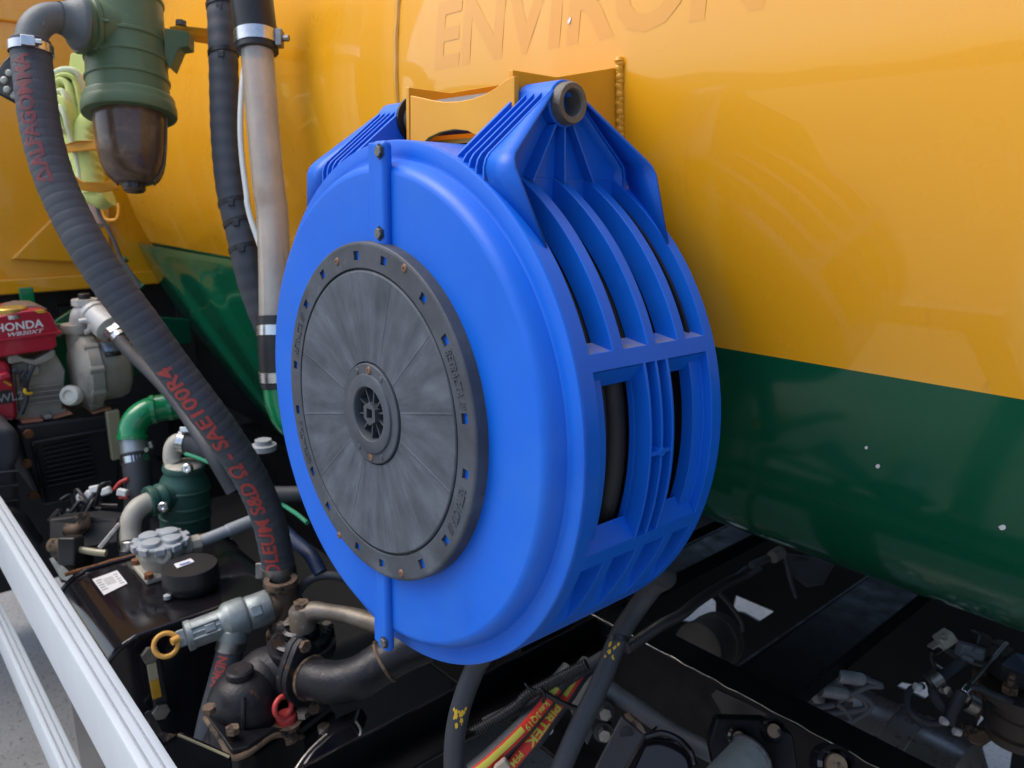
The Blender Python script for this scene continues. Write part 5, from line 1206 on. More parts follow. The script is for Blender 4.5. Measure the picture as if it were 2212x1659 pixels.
# ------------------------------------------------------------------ white rails
def rail(z1, z0, y0, y1, label):
    X0, X1 = -4.2, -.42
    W = y1-y0; g = .0016
    sec = [(y0, z0+.004), (y0, z1-.005), (y0+.0015, z1-.0015), (y0+.005, z1)]
    for k in (1/3, 2/3):
        yc = y0+W*k; sec += [(yc-g, z1), (yc-g*.7, z1-.004), (yc+g*.7, z1-.004), (yc+g, z1)]
    sec += [(y1-.003, z1), (y1-.0008, z1-.001), (y1, z1-.004), (y1, z0+.004), (y1-.004, z0), (y0+.004, z0)]
    t = root('side_rail', label, 'rail', (X1, (y0+y1)/2, z0), 'white aluminium side rails')
    b = MB(); b.prism([(X0, y, z) for y, z in sec], V((X1-X0, 0, 0))); b.obj('rail_profile', 'alu', t, smooth=25)
    return t
rail(1.0, .893, .1715, .2045, 'upper and wider white grooved rail running down the left foreground')
rail(.6, .522, .1815, .2125, 'lower and further white grooved rail at the bottom left corner above the concrete')
def rail_post():
    t = root('rail_post', 'black post carrying the near ends of the white rails below the frame', 'post', (-.46, .2, 0))
    b = MB(); b.box((-.452, .232, .49), (.05, .036, .98)); b.obj('post_bar', 'black', t, bevel=.004)
    b = MB(); b.box((-.452, .60, .55), (.05, .70, .05)); b.obj('post_arm', 'black', t, bevel=.004)
#SECTION_END_LOWER_LEFT
# ------------------------------------------------------------------ chassis
def chassis():
    t = root('chassis', 'black steel chassis beams under the tank along the bottom of the picture', 'chassis frame', (-.8, 1.0, .55))
    K = 'black'
    M['lit_edge_grey'] = mat('painted_lit_edge', (.10, .105, .12), .4, var=(.02, .02, .025), vscale=30)  # paler grey that paints the lit top edges of the cross members
    # near longitudinal rail
    b = MB(); b.box((-.9, .985, .8465), (4.8, .062, .009)); r = b.obj('near_rail', K, t, bevel=.002)
    b = MB(); b.box((-.9, .961, .70), (4.8, .008, .283)); b.obj('rail_web', K, r)
    b = MB(); b.box((-.9, .935, .555), (4.8, .07, .009)); b.obj('rail_foot', K, r, bevel=.002)
    b = MB(); b.tube([(-1.0+.02*i, .9545+.0012*math.sin(i*1.7), .8525+.0008*math.sin(i*2.9)) for i in range(60)], .0009, 6, n=240); b.obj('rail_weld', 'dull_steel', r, smooth=60)
    for x in (-.72, -.55, -.36):
        b = MB(); b.hexbolt((x, .957, .72), (0, -1, 0), .014, .01); b.obj('web_bolt', 'dull_steel', r)
    b = MB(); b.prism([f7(1660, 1130, y=.9555), f7(1700, 1090, y=.9555), f7(2085, 1265, y=.9555), f7(1990, 1300, y=.9555), f7(1780, 1335, y=.9555)], V((0, .001, 0))); b.obj('painted_reflection', mat('painted_brown_reflection', (.012, .010, .010), .3, var=(.004, .004, .005), vscale=16), r)  # brown reflection on the web, painted as a flat patch
    # far longitudinal rail
    b = MB(); b.box((-.9, 1.96, .80), (4.8, .07, .009)); r2 = b.obj('far_rail', K, t, bevel=.002)
    # cross members
    def cross(x0, x1, y0, y1, zt, h=.12):
        b = MB(); b.box(((x0+x1)/2, (y0+y1)/2, zt-.004), (x1-x0, y1-y0, .008)); c = b.obj('cross_member', K, t, bevel=.002)
        b = MB(); b.box((x1-.004, (y0+y1)/2, zt-.008-h/2), (.008, y1-y0, h)); b.obj('member_web', K, c)
        b = MB(); b.tube([(x0+.001, y0, zt+.001), (x0+.001, y1, zt+.001)], .0022, 6); b.obj('member_lip', 'lit_edge_grey', c)
        return c
    cross(-.640, -.535, 1.018, 2.0, .80, .03)
    cross(-1.0, -.93, 1.02, 2.0, .79, .03)
    cross(-1.16, -1.10, 1.02, 2.0, .74, .06)
    cross(-.18, -.05, 1.02, 2.0, .80)
    # dark beam right under the reel and the angle iron in front of it
    b = MB(); b.box((-.965, .99, .79), (.07, .30, .16)); o = b.obj('reel_beam', K, t, bevel=.006)
    b = MB(); b.prism([f7(575, 740, x=-.929), f7(640, 680, x=-.929), f7(700, 640, x=-.929), f7(740, 690, x=-.929), f7(690, 740, x=-.929), f7(620, 760, x=-.929)], V((.001, 0, 0))); b.obj('bare_patch', mat('flaked_primer', (.19, .12, .075), .8, var=(.12, .075, .045), vscale=60), o)
    b = MB(); b.box((-.857, .70, .825), (.007, .78, .05)); an = b.obj('angle_iron', K, t, bevel=.001)
    b = MB(); b.box((-.832, .70, .799), (.05, .78, .006)); b.obj('angle_foot', K, an, bevel=.001)
    b = MB(); b.tube([(-.854, .32+.02*i, .851+.001*math.sin(i*1.3)) for i in range(40)], .0018, 6, n=120); b.obj('worn_edge', 'black_gloss', an, smooth=60)
    # lower frame pieces in the foreground
    b = MB(); b.tube([f7(880, 1060, d=1.22), f7(1130, 1230, d=1.2), f7(1420, 1420, d=1.16), f7(1800, 1620, d=1.1), f7(2100, 1760, d=1.07)], .0135, 14, n=40); b.obj('frame_tube', mat('grey_frame_paint', (.07, .078, .088), .5, var=(.05, .055, .06), vscale=20), t, smooth=60)
    b = MB(); b.prism([f7(690, 1000, d=1.30), f7(760, 960, d=1.31), f7(830, 1010, d=1.30), f7(930, 1090, d=1.27), f7(840, 1330, d=1.24), f7(760, 1500, d=1.22), f7(640, 1250, d=1.25)], FW*.008); gp = b.obj('gusset_plate', mat('grey_gusset', (.06, .065, .07), .45, var=(.09, .095, .10), vscale=20), t, bevel=.002)
    for x, y in ((885, 1250), (880, 1405), (1445, 1595)):
        p = f7(x, y, d=1.19); b = MB(); b.lathe([(0, .02), (.0165, .02), (.0165, .004), (.0155, 0), (0, 0)], p, FW, 20); o = b.obj('washer', 'black_plastic', t)
        b = MB(); b.hexbolt(p, -FW, .0095, .012); b.obj('bolt', 'dull_steel', t)
    # holed bracket
    b = MB(); P = [f7(1010, 1285, d=1.14), f7(1180, 1420, d=1.12), f7(1000, 1720, d=1.08), f7(790, 1720, d=1.09)]
    b.prism(P, FW*.006); hb = b.obj('holed_bracket', mat('grey_black_plate', (.035, .036, .042), .35, var=(.05, .05, .056), vscale=16), t, bevel=.0015)
    b = MB(); c = f7(1045, 1410, d=1.1215); b.lathe([(0, -.0005), (.0085, -.0005), (.0095, 0), (.0095, .002)], c, FW, 24); b.obj('bolt_hole', 'dark', hb)
    b = MB(); b.prism([P[1], P[2], P[2]+FW*.03+RT*.02, P[1]+FW*.03+RT*.02], RT*.005); b.obj('bracket_return', 'black_gloss', hb, bevel=.001)
    b = MB(); b.prism([f7(1030, 1290, d=1.13), f7(1075, 1275, d=1.13), f7(1160, 1345, d=1.125), f7(1200, 1420, d=1.12), f7(1170, 1415, d=1.118)], FW*.012); b.obj('rusty_lip', 'rust', hb, bevel=.002)
    b = MB(); b.tube([f7(1180, 1430, d=1.12), f7(1300, 1405, d=1.12), f7(1420, 1450, d=1.115), f7(1510, 1540, d=1.11), f7(1540, 1640, d=1.10)], .0045, 8, n=40); b.obj('plate_edge', 'black_gloss', t, smooth=60)
    b = MB(); b.prism([f7(1200, 1440, d=1.14), f7(1420, 1460, d=1.13), f7(1540, 1600, d=1.12), f7(1500, 1760, d=1.1), f7(1050, 1760, d=1.1)], FW*.008); b.obj('lower_plate', 'black_gloss', t, bevel=.003)
    # galvanised pipe end and rusty pin bosses
    g = root('pipe_end', 'pale galvanised pipe end at the bottom edge right of the holed bracket', 'pipe', f7(1800, 1680, d=1.0))
    a, z = f7(1965, 1555, d=1.03), f7(1640, 1900, d=.97)
    b = MB(); b.lathe([(0, .0), (.024, .0), (.0275, .004), (.0275, (z-a).length)], a, z-a, 36); b.obj('pipe_wall', 'pipe_galv', g, smooth=35)
    b = MB(); b.torus(a+(z-a).normalized()*.006, z-a, .027, .004, 40, 8); b.obj('weld_ring', mat('black_weld', (.02, .02, .022), .4, var=(.1, .1, .105), vscale=70, bump=.5, bscale=120), g, smooth=60)
    for x, y, r, m in ((2115, 1390, .016, 'rust'), (1860, 1440, .015, 'rust'), (2570, 1640, .024, 'rust')):
        p = f7(x, y, d=1.04 if x < 2300 else .98); b = MB(); b.lathe([(0, .03), (r, .03), (r, .0), (r*.8, -.004), (r*.78, .004)], p, FW*.8-UP*.3, 28); o = b.obj('pin_boss', 'black_gloss', t, smooth=35)
        b = MB(); b.lathe([(r*.6, .006), (r*.55, -.001), (0, -.002)], p, FW*.8-UP*.3, 20); b.obj('rusty_pin', m, t)
    b = MB(); b.prism([f7(1700, 1300, d=1.08), f7(2050, 1310, d=1.06), f7(2260, 1420, d=1.03), f7(2300, 1700, d=1.0), f7(1700, 1760, d=1.05), f7(1640, 1480, d=1.08)], FW*.02); b.obj('pin_plate', 'black', t, bevel=.004)
chassis()

def underbody():
    t = root('dark_backdrop', 'added dark backdrop sheet with openings that deepens the shade under the tank', 'panel', (-.6, 2.08, 0))  # sheet added to keep the space under the tank dark
    Y = 2.06
    outer = [(-3.3, .02), (1.2, .02), (1.2, 1.02), (-3.3, 1.02)]
    O = [[f7(x, y, y=Y) for x, y in ((1385, 575), (1660, 412), (1697, 450), (1697, 545), (1620, 575), (1560, 630), (1520, 600))],
         [f7(x, y, y=Y) for x, y in ((1840, 402), (2118, 520), (2010, 592), (1900, 530), (1815, 512))],
         [f8(x, y, y=Y) for x, y in ((855, 880), (992, 768), (980, 840), (935, 915))],
         [f9(x, y, y=Y) for x, y in ((275, 765), (340, 722), (460, 745), (585, 718), (645, 840), (580, 900), (440, 830))],
         [f9(x, y, y=Y) for x, y in ((1200, 1430), (1340, 1330), (1540, 1410), (1530, 1500), (1490, 1800), (1300, 1800))],
         [f9(x, y, y=Y) for x, y in ((1185, 1065), (1225, 1112), (1140, 1210))],
         [f9(x, y, y=Y) for x, y in ((640, 470), (800, 580), (950, 690), (900, 640), (780, 590), (650, 500))]]
    cu = bpy.data.curves.new('panel', 'CURVE'); cu.dimensions = '2D'; cu.fill_mode = 'BOTH'; cu.extrude = .004
    for loop in [outer]+[[(p.x, p.z) for p in o] for o in O]:
        sp = cu.splines.new('POLY'); sp.points.add(len(loop)-1); sp.use_cyclic_u = True
        for q, (x, z) in zip(sp.points, loop): q.co = (x, z, 0, 1)
    ob = bpy.data.objects.new('panel', cu); COL.objects.link(ob); dg = bpy.context.evaluated_depsgraph_get(); dg.update()
    me = bpy.data.meshes.new_from_object(ob.evaluated_get(dg)); bpy.data.objects.remove(ob)
    b = MB(); b.add([V((v.co.x, Y+v.co.z, v.co.y)) for v in me.vertices], [tuple(p.vertices) for p in me.polygons]); b.obj('backdrop_sheet', 'dark', t, smooth=0)
    # gearbox like masses in the shade
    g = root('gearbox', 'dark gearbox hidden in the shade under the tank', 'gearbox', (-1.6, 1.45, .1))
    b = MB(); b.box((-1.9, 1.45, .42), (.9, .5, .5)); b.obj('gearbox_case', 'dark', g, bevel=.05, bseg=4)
    d = root('brake_drum', 'brown and grey brake drum seen through the beams under the tank', 'brake drum', f7(1600, 830, d=2.2))
    a = f7(1545, 800, d=2.0); z = f7(1720, 720, d=2.1); ax = (z-a).normalized()
    b = MB(); b.lathe([(0, 0), (.05, 0), (.066, .01), (.068, .03), (.068, .09), (.072, .095), (.072, .13), (.068, .135), (0, .135)], a, ax, 40); b.obj('drum_shell', mat('drum_brown', (.07, .06, .05), .6, var=(.12, .11, .10), vscale=14), d, smooth=35)
    p = root('perforated_plate', 'grey plate with a large round hole under the tank edge', 'plate', f8(680, 300, d=1.8))
    b = MB(); b.prism([f8(470, 100, d=1.75), f8(690, 130, d=1.75), f8(840, 190, d=1.74), f8(760, 330, d=1.72), f8(640, 350, d=1.72), f8(520, 260, d=1.74)], FW*.008); b.obj('plate', mat('grey_plate', (.05, .05, .056), .5), p, bevel=.003)
    for x, y, r in ((592, 210, .024), (745, 205, .008)):
        b = MB(); b.lathe([(0, -.001), (r, -.001), (r*1.1, 0), (r*1.1, .003)], f8(x, y, d=1.745), FW, 28); b.obj('plate_hole', 'dark', p)
    b = MB(); b.tube([f8(400, 130, d=1.73), f8(450, 90, d=1.73), f8(480, 150, d=1.73), f8(520, 300, d=1.73), f8(560, 420, d=1.73)], .006, 8, n=40); o = b.obj('brake_cable', 'rubber', None, smooth=60)
    o['label'] = 'dull metal cable hanging beside the holed plate under the tank'; o['category'] = 'cable'
    for (x0, y0), (x1, y1), r in (((230, 190), (400, 120), .007), ((120, 270), (200, 205), .005), ((190, 275), (300, 215), .005)):
        pass
    v = root('linkage', 'thin steel linkage rods with a brass joint under the tank behind the reel', 'linkage', f8(300, 250, d=1.7))
    for (x0, y0), (x1, y1), r in (((230, 190), (400, 120), .008), ((110, 275), (200, 205), .005), ((190, 278), (300, 212), .005)):
        b = MB(); b.cyl(f8(x0, y0, d=1.68), f8(x1, y1, d=1.72), r, 10); b.obj('rod', 'rubber', v)
    b = MB(); b.cyl(f8(385, 130, d=1.70), f8(450, 90, d=1.72), .014, 14); b.obj('joint', 'tube_dark', v)
    h = MB(); h.tube([f7(1720, 390, d=1.75), f7(1790, 470, d=1.75), f7(1850, 550, d=1.75), f7(1885, 620, d=1.75), f7(1885, 670, d=1.75)], .0055, 8, n=30); o = h.obj('dark_cable', 'rubber', None, smooth=60)
    o['label'] = 'thin dark cable crossing the bright opening between the beams'; o['category'] = 'cable'
underbody()

def reel_hoses():
    def one(name, pts, r, m, label, marks=()):
        t = root(name, label, 'hose', pts[-1]); P = Path(pts, 200)
        b = MB(); b.tube(pts, r, 24, n=100); b.obj('hose_body', m, t, smooth=80); return t, P
    top = RL(.03, -.22, .10)
    pa = [top, f6(1660, 780, d=.99), f6(1610, 920, d=1.0), f6(1545, 1080, d=1.0), f6(1485, 1280, d=1.0), f6(1455, 1480, d=1.0), f6(1450, 1720, d=1.0)]
    t, P = one('feed_hose', pa, .0132, 'rubber', 'black hose with yellow paint mark hanging straight down from the lowest point of the reel')
    def mark(t, P, q, r, n, seed):
        b = MB(); random.seed(seed); s0 = nearest_s(P, q)
        fn = tube_letters(P, r+.0004, s0, TOCAM(q), 1, 1)
        for i in range(n):
            x, y = random.uniform(-.012, .012), random.uniform(-.008, .008); s = random.uniform(.0008, .0032)
            k = len(b.v); b.v += [fn(x+s*math.cos(a)*1.3, y+s*math.sin(a)*random.uniform(.5, 1.1)) for a in [j*pi/3 for j in range(6)]]; b.f.append(tuple(range(k, k+6)))
        b.obj('paint_mark', 'ytext', t, smooth=0, stuff=True)
    mark(t, P, f6(1515, 1290, d=.99), .0132, 20, 3)
    pb = [RL(.09, -.19, .20), f7(1300, 250, d=1.03), f7(1235, 345, d=1.07), f7(1120, 500, d=1.08), f7(1020, 650, d=1.07), f7(950, 800, d=1.06), f7(880, 980, d=1.05), f7(790, 1180, d=1.04), f7(670, 1430, d=1.03), f7(530, 1760, d=1.02)]
    t, P = one('feed_hose', pb, .0135, 'rubber', 'black hose crossing the conduit below the right side of the reel')
    mark(t, P, f7(950, 808, d=1.05), .0135, 9, 5)
    c, tt = P.sample(nearest_s(P, f7(1000, 720, d=1.06))); b = MB(); b.lathe([(.0137, -.004), (.015, -.0035), (.015, .0035), (.0137, .004)], c, tt+RT*.4, 28); b.obj('cable_tie', 'black_plastic', t)
    # corrugated conduits
    pts = [f6(1080, 1700, d=1.15), f6(1220, 1590, d=1.17), f6(1450, 1470, d=1.19), f6(1700, 1340, d=1.2), f6(1900, 1215, d=1.2), f7(330, 1130, d=1.2), f7(480, 1050, d=1.2), f7(760, 905, d=1.19)]
    b = MB(); b.tube(pts, .0078, 14, rib=(.0042, .0016, 1)); o = b.obj('corrugated_conduit', 'black_plastic', None, smooth=60)
    o['label'] = 'black corrugated conduit along the angle iron left of the crossing hose'; o['category'] = 'conduit'; o['group'] = 'corrugated conduits'
    pts = [f7(1040, 790, d=1.16), f7(1150, 720, d=1.18), f7(1300, 620, d=1.22), f7(1450, 540, d=1.28), f7(1560, 450, d=1.36), f7(1750, 330, d=1.5), f7(1900, 260, d=1.6)]
    b = MB(); b.tube(pts, .0078, 14, rib=(.0042, .0016, 1)); o = b.obj('corrugated_conduit', 'black_plastic', None, smooth=60)
    o['label'] = 'black corrugated conduit right of the crossing hose towards the bright opening'; o['category'] = 'conduit'; o['group'] = 'corrugated conduits'
    pts = [f7(-700, 1720, d=1.17), f7(-60, 1375, d=1.215), f7(200, 1250, d=1.225), f7(400, 1150, d=1.23), f7(640, 1000, d=1.23), f7(780, 910, d=1.24), f7(1000, 780, d=1.26)]
    b = MB(); b.tube(pts, .0100, 14, n=40); o = b.obj('taped_cable', 'rubber', None, smooth=60); o['label'] = 'taped black cable bundle behind the conduit and red banded hoses'; o['category'] = 'cable'
    # small white metal clips
    for x, y in ((1960, 1050), (2060, 1100)):
        pass
    cl = MB(); cl.tube([f7(310, 1045, d=1.17), f7(340, 1080, d=1.165), f7(390, 1100, d=1.165), f7(430, 1090, d=1.165), f7(450, 1140, d=1.165), f7(440, 1180, d=1.17)], .0028, 8, n=40); o = cl.obj('wire_clip', 'black_gloss', None, smooth=60)
    o['label'] = 'black wire clip tying the conduit above the red banded hoses'; o['category'] = 'clip'
    for x, y, d in ((255, 620, 1.1), (720, 830, 1.15)):
        pass
    # red and yellow banded hydraulic hoses
    h1 = [f7(640, 940, d=1.235), f7(520, 1085, d=1.22), f7(415, 1225, d=1.21), f7(270, 1390, d=1.19), f7(70, 1580, d=1.17), f7(-80, 1700, d=1.16)]
    h2 = [f7(770, 900, d=1.27), f7(680, 1010, d=1.25), f7(600, 1135, d=1.235), f7(500, 1270, d=1.22), f7(385, 1430, d=1.2), f7(250, 1590, d=1.185), f7(150, 1740, d=1.17)]
    for i, (pts, lab) in enumerate(((h1, 'left one of two black hydraulic hoses with red band and yellow stripe'), (h2, 'right one of two black hydraulic hoses, its red band lettered PIRTEK'))):
        r = .0150; t, P = one('hydraulic_hose', pts, r, 'rubber', lab); t['group'] = 'red banded hydraulic hoses'
        hint = TOCAM(pts[2])
        a0, a1 = (-.75, .45) if i == 0 else (-.55, .55)
        sA = nearest_s(P, f7(540, 1080, d=1.22)) if i == 0 else nearest_s(P, f7(690, 990, d=1.25)); sB = P.L
        b = MB(); band(b, P, r+.0004, sA, sB, hint, 1, a0, a1, 40); rb = b.obj('red_band', 'band_red', t, smooth=80)
        yb = MB()
        if i == 0:
            band(yb, P, r+.0008, nearest_s(P, f7(300, 1400, d=1.19)), sB, hint, 1, a0+.35, a1-.22, 30); yb.obj('yellow_stripe', 'band_yellow', t, smooth=80); yb = MB(); band(yb, P, r+.0008, sA, nearest_s(P, f7(500, 1120, d=1.22)), hint, 1, a0+.35, a1-.2, 4)
        else: band(yb, P, r+.0008, sA, nearest_s(P, f7(590, 1150, d=1.235)), hint, 1, -.2, .45, 10)
        yb.obj('yellow_stripe', 'band_yellow', t, smooth=80)
        b = MB()
        if i == 0:
            s = nearest_s(P, f7(470, 1180, d=1.21)); text_on(b, 'k.eu', .013, tube_letters(P, r+.0009, s, hint, -1, 1, .03), cuts=1, bold=.0003)
            s = nearest_s(P, f7(395, 1260, d=1.205)); text_on(b, '3Q19', .014, tube_letters(P, r+.0009, s, hint, -1, 1, .03), cuts=1, bold=.0003, fit=nearest_s(P, f7(300, 1370, d=1.19))-s)
        else:
            s = nearest_s(P, f7(545, 1215, d=1.225)); text_on(b, 'PIRTEK', .019, tube_letters(P, r+.0009, s, hint, -1, 1, -.4), cuts=1, bold=.0006, fit=nearest_s(P, f7(330, 1510, d=1.195))-s)
            s = nearest_s(P, f7(290, 1560, d=1.19)); text_on(b, 'PFM', .014, tube_letters(P, r+.0009, s, hint, -1, 1, -.3), cuts=1, bold=.0003)
        b.obj('yellow_lettering', 'band_yellow', t, smooth=0)
    b = MB(); c = f7(545, 1165, d=1.20); b.tube([c-RT*.022+UP*.012, c+RT*.002+FW*-.006, c+RT*.03-UP*.014], .0045, 8, n=20); o = b.obj('hose_tie', 'black_plastic', None, smooth=60)
    o['label'] = 'black cable tie strapped across both red banded hoses'; o['category'] = 'cable tie'
    b = MB(); b.lathe([(0, .012), (.009, .012), (.009, 0), (.007, -.003), (.003, -.003), (.0025, .002), (0, .002)], f7(480, 1380, d=1.22), FW*.7-RT*.5, 16); o = b.obj('white_plug', 'white_print', None); o['label'] = 'small white plug beside the lettered red hose'; o['category'] = 'plug'
    b = MB(); b.prism([f7(80, 1659, d=1.14), f7(160, 1590, d=1.14), f7(210, 1659, d=1.14), f7(190, 1720, d=1.14), f7(70, 1720, d=1.14)], FW*.012); o = b.obj('cloth_wrap', mat('pale_wrap', (.4, .33, .26), .8), None, bevel=.004); o['label'] = 'pale wrap between the red banded hoses at the bottom edge'; o['category'] = 'wrap'
reel_hoses()

def valve_cluster():
    t = root('air_valve', 'four silver air valve solenoids with looping grey hoses beside the beam at lower right', 'air valve', f8(820, 1200, d=1.5))
    b = MB(); b.prism([f8(600, 1130, d=1.44), f8(900, 1000, d=1.48), f8(990, 1080, d=1.46), f8(900, 1200, d=1.43), f8(760, 1270, d=1.42)], V((0, 0, -.05))); b.obj('valve_block', mat('valve_block_grey', (.10, .10, .105), .5, metal=.3), t, bevel=.003)
    sv = mat('satin_aluminium', (.36, .36, .36), .36, metal=.3, var=(.26, .26, .26), vscale=40)
    for (x0, y0), (x1, y1), dome in (((850, 1030), (850, 950), 1), ((955, 1020), (935, 985), 0), ((720, 1130), (722, 1055), 1), ((840, 1120), (805, 1090), 0)):
        k = .2976*1.42/FPX; a = f8(x0, y0, d=1.42); r = 48*k
        if dome: b = MB(); b.lathe([(r*.9, -.03), (r*.9, -.012), (r, -.01), (r, .022), (r*.85, .034), (r*.5, .041), (0, .043)], a, UPZ, 24)
        else: b = MB(); b.lathe([(0, -.026), (r*.95, -.026), (r, -.022), (r, .022), (r*.95, .026), (0, .026)], f8((x0+x1)/2, (y0+y1)/2, d=1.40), RT*.9-UP*.2+FW*.2, 24)
        b.obj('solenoid', sv, t, smooth=35)
    for x, y in ((1010, 1010), (885, 1130)):
        b = MB(); b.hexbolt(f8(x, y, d=1.41), RT*.9-UP*.2, .009, .02); b.obj('hose_fitting', 'dull_steel', t)
    for pts in ([(1030, 1010), (1100, 1030), (1180, 1065), (1090, 1065), (1010, 1100), (940, 1140), (860, 1170)], [(930, 1110), (1010, 1140), (1060, 1190), (1040, 1230), (900, 1250), (760, 1270)], [(960, 1110), (1060, 1150), (1100, 1200), (1070, 1250), (960, 1320), (930, 1345)], [(850, 1190), (910, 1240), (945, 1290), (920, 1320), (830, 1300)], [(660, 1180), (680, 1210), (760, 1215), (830, 1200)]):
        b = MB(); b.tube([f8(x, y, d=1.40) for x, y in pts], .0052, 10, n=60); b.obj('air_hose', mat('grey_air_hose', (.13, .13, .14), .45) if 'grey_air_hose' not in bpy.data.materials else bpy.data.materials['grey_air_hose'], t, smooth=80)
    s = root('air_tank', 'dull stainless air tank with bright bands behind the near beam at the lower right', 'air tank', (-.45, 1.47, .3))
    a = V((-.80, 1.50, .41)); 
    b = MB(); b.lathe([(0, 0), (.10, .01), (.145, .04), (.15, .07), (.15, .38), (.145, .41), (.10, .44), (0, .45)], a, (1, 0, 0), 64); sh = b.obj('tank_shell', 'stainless', s, smooth=40)
    for x in (.17, .27, .32):
        b = MB(); b.lathe([(.15, -.008), (.1545, -.006), (.1545, .006), (.15, .008)], a+V((x, 0, 0)), (1, 0, 0), 64); b.obj('tank_band', 'stainless', sh, smooth=35)
    # wiring by the tank
    w_ = root('cable_connector', 'beige plug connector on a thin wire under the tank at the right', 'connector', f9(760, 400, d=1.5))
    bg = mat('beige_plug', (.42, .39, .31), .5)
    ex, ey = (RT*.75+UP*.66).normalized(), (UP*.75-RT*.66).normalized()
    def cb(name, x, y, w1, h1, m, root_, d=1.5, ang=0., th=.03):
        u = RT*math.cos(ang)+UP*math.sin(ang); v = UP*math.cos(ang)-RT*math.sin(ang)
        k = .1984*d/FPX; b = MB(); b.box(f9(x, y, d=d), (w1*k, h1*k, th), (u, v, FW)); return b.obj(name, m, root_, bevel=.003)
    cb('plug_body', 800, 250, 170, 130, bg, w_, ang=.6); cb('plug_tail', 700, 345, 120, 90, bg, w_, ang=.6, th=.024); cb('plug_clip', 790, 230, 60, 80, 'dull_steel', w_, d=1.48, ang=.6, th=.006); cb('plug_seal', 690, 370, 100, 30, 'black_plastic', w_, d=1.49, ang=.6)
    b = MB(); b.tube([f9(655, 390, d=1.49), f9(650, 470, d=1.49), f9(680, 540, d=1.49), f9(700, 640, d=1.49)], .0035, 8, n=30); b.obj('wire', 'rubber', w_, smooth=60)
    w2 = root('cable_connector', 'dark grey wide plug connector on a thick cable next to the beige plug', 'connector', f9(1060, 420, d=1.48))
    dg_ = mat('dark_grey_plug', (.12, .13, .15), .5, var=(.15, .16, .18), vscale=40)
    cb('plug_body', 1070, 380, 260, 140, dg_, w2, d=1.48, ang=-.25, th=.024); cb('plug_latch', 1030, 330, 120, 50, dg_, w2, d=1.465, ang=-.25, th=.016); cb('plug_latch', 1150, 375, 110, 50, dg_, w2, d=1.465, ang=-.25, th=.016); cb('plug_nose', 1010, 440, 130, 60, dg_, w2, d=1.475, ang=-.4)
    cb('mating_half', 1180, 250, 150, 130, 'black_plastic', w2, d=1.5, ang=-.25)
    b = MB(); b.tube([f9(1010, 470, d=1.475), f9(900, 560, d=1.47), f9(790, 650, d=1.46), f9(690, 740, d=1.45), f9(680, 850, d=1.44), f9(760, 970, d=1.43), f9(860, 1040, d=1.42)], .0098, 14, n=60); b.obj('cable', 'hose', w2, smooth=80)
    b = MB(); b.box(f9(1080, 480, d=1.52), (.10, .005, .07), (RT*.95-UP*.3, UP*.95+RT*.3, FW)); b.obj('carrier_plate', 'tube_dark', w2)
    b = MB(); b.tube([f9(560, 770, d=1.45), f9(440, 790, d=1.44), f9(390, 880, d=1.43), f9(400, 1000, d=1.42), f9(470, 1090, d=1.41), f9(580, 1155, d=1.41), f9(700, 1170, d=1.41), f9(830, 1130, d=1.41)], .0058, 10, n=80); o = b.obj('looped_cable', 'hose', None, smooth=80)
    o['label'] = 'looped grey cable hanging in a circle at the lower right'; o['category'] = 'cable'
    p = root('pipe_clip', 'dull steel P clips holding cables in front of the bright opening', 'clip', f9(720, 740, d=1.42))
    for x, y, r, an in ((690, 690, .014, .6), (1070, 950, .016, -.5)):
        c = f9(x, y, d=1.42); b = MB(); b.lathe([(r, -.010), (r+.0018, -.010), (r+.0018, .010), (r, .010)], c, RT*math.cos(an)+UP*math.sin(an), 24); b.obj('clip_band', 'dull_steel', p, smooth=35)
    b = MB(); b.prism([f9(730, 760, d=1.42), f9(830, 770, d=1.42), f9(900, 850, d=1.41), f9(950, 900, d=1.41), f9(900, 930, d=1.41), f9(800, 860, d=1.42), f9(730, 830, d=1.42)], FW*.004); b.obj('clip_plate', 'dull_steel', p, bevel=.001)
    b = MB(); b.hexbolt(f9(800, 795, d=1.415), -FW, .008, .008); b.obj('clip_bolt', 'steel', p)
    b = MB(); b.tube([f9(990, 830, d=1.40), f9(920, 960, d=1.40), f9(860, 1080, d=1.40), f9(850, 1180, d=1.40)], .0105, 12, n=30); b.obj('clipped_cable', 'rubber', p, smooth=60)
    b = MB(); b.cyl(f9(1000, 850, d=1.4), f9(1060, 780, d=1.41), .0085, 16); b.obj('rod_end', 'steel', p)
    b = MB(); b.cyl(f9(1040, 790, d=1.42), f9(1470, 300, d=1.5), .0042, 12); b.obj('push_rod', 'dull_steel', p)
    y = root('yoke_bracket', 'rusty brown bracket beside the push rod at the right edge', 'bracket', f9(1300, 700, d=1.5))
    b = MB(); b.prism([f9(1340, 320, d=1.54), f9(1530, 310, d=1.54), f9(1560, 370, d=1.53), f9(1300, 620, d=1.49), f9(1250, 600, d=1.49)], FW*.03); b.obj('bracket_arm', 'rust', y, bevel=.002)
    b = MB(); b.prism([f9(1160, 620, d=1.5), f9(1270, 570, d=1.5), f9(1250, 900, d=1.48), f9(1180, 1150, d=1.47), f9(1130, 900, d=1.48)], FW*.02); b.obj('bracket_leg', 'rust', y, bevel=.002)
    b = MB(); b.prism([f9(1000, 1180, d=1.45), f9(1160, 1210, d=1.45), f9(1290, 1290, d=1.44), f9(1310, 1340, d=1.44), f9(1210, 1430, d=1.44), f9(1100, 1400, d=1.44), f9(1030, 1330, d=1.44)], FW*.012); b.obj('lower_link', 'rust', y, bevel=.003)
    c = root('brake_chamber', 'brown brake chamber with a blue grey cover at the lower right edge', 'brake chamber', f9(1560, 1350, d=1.45))
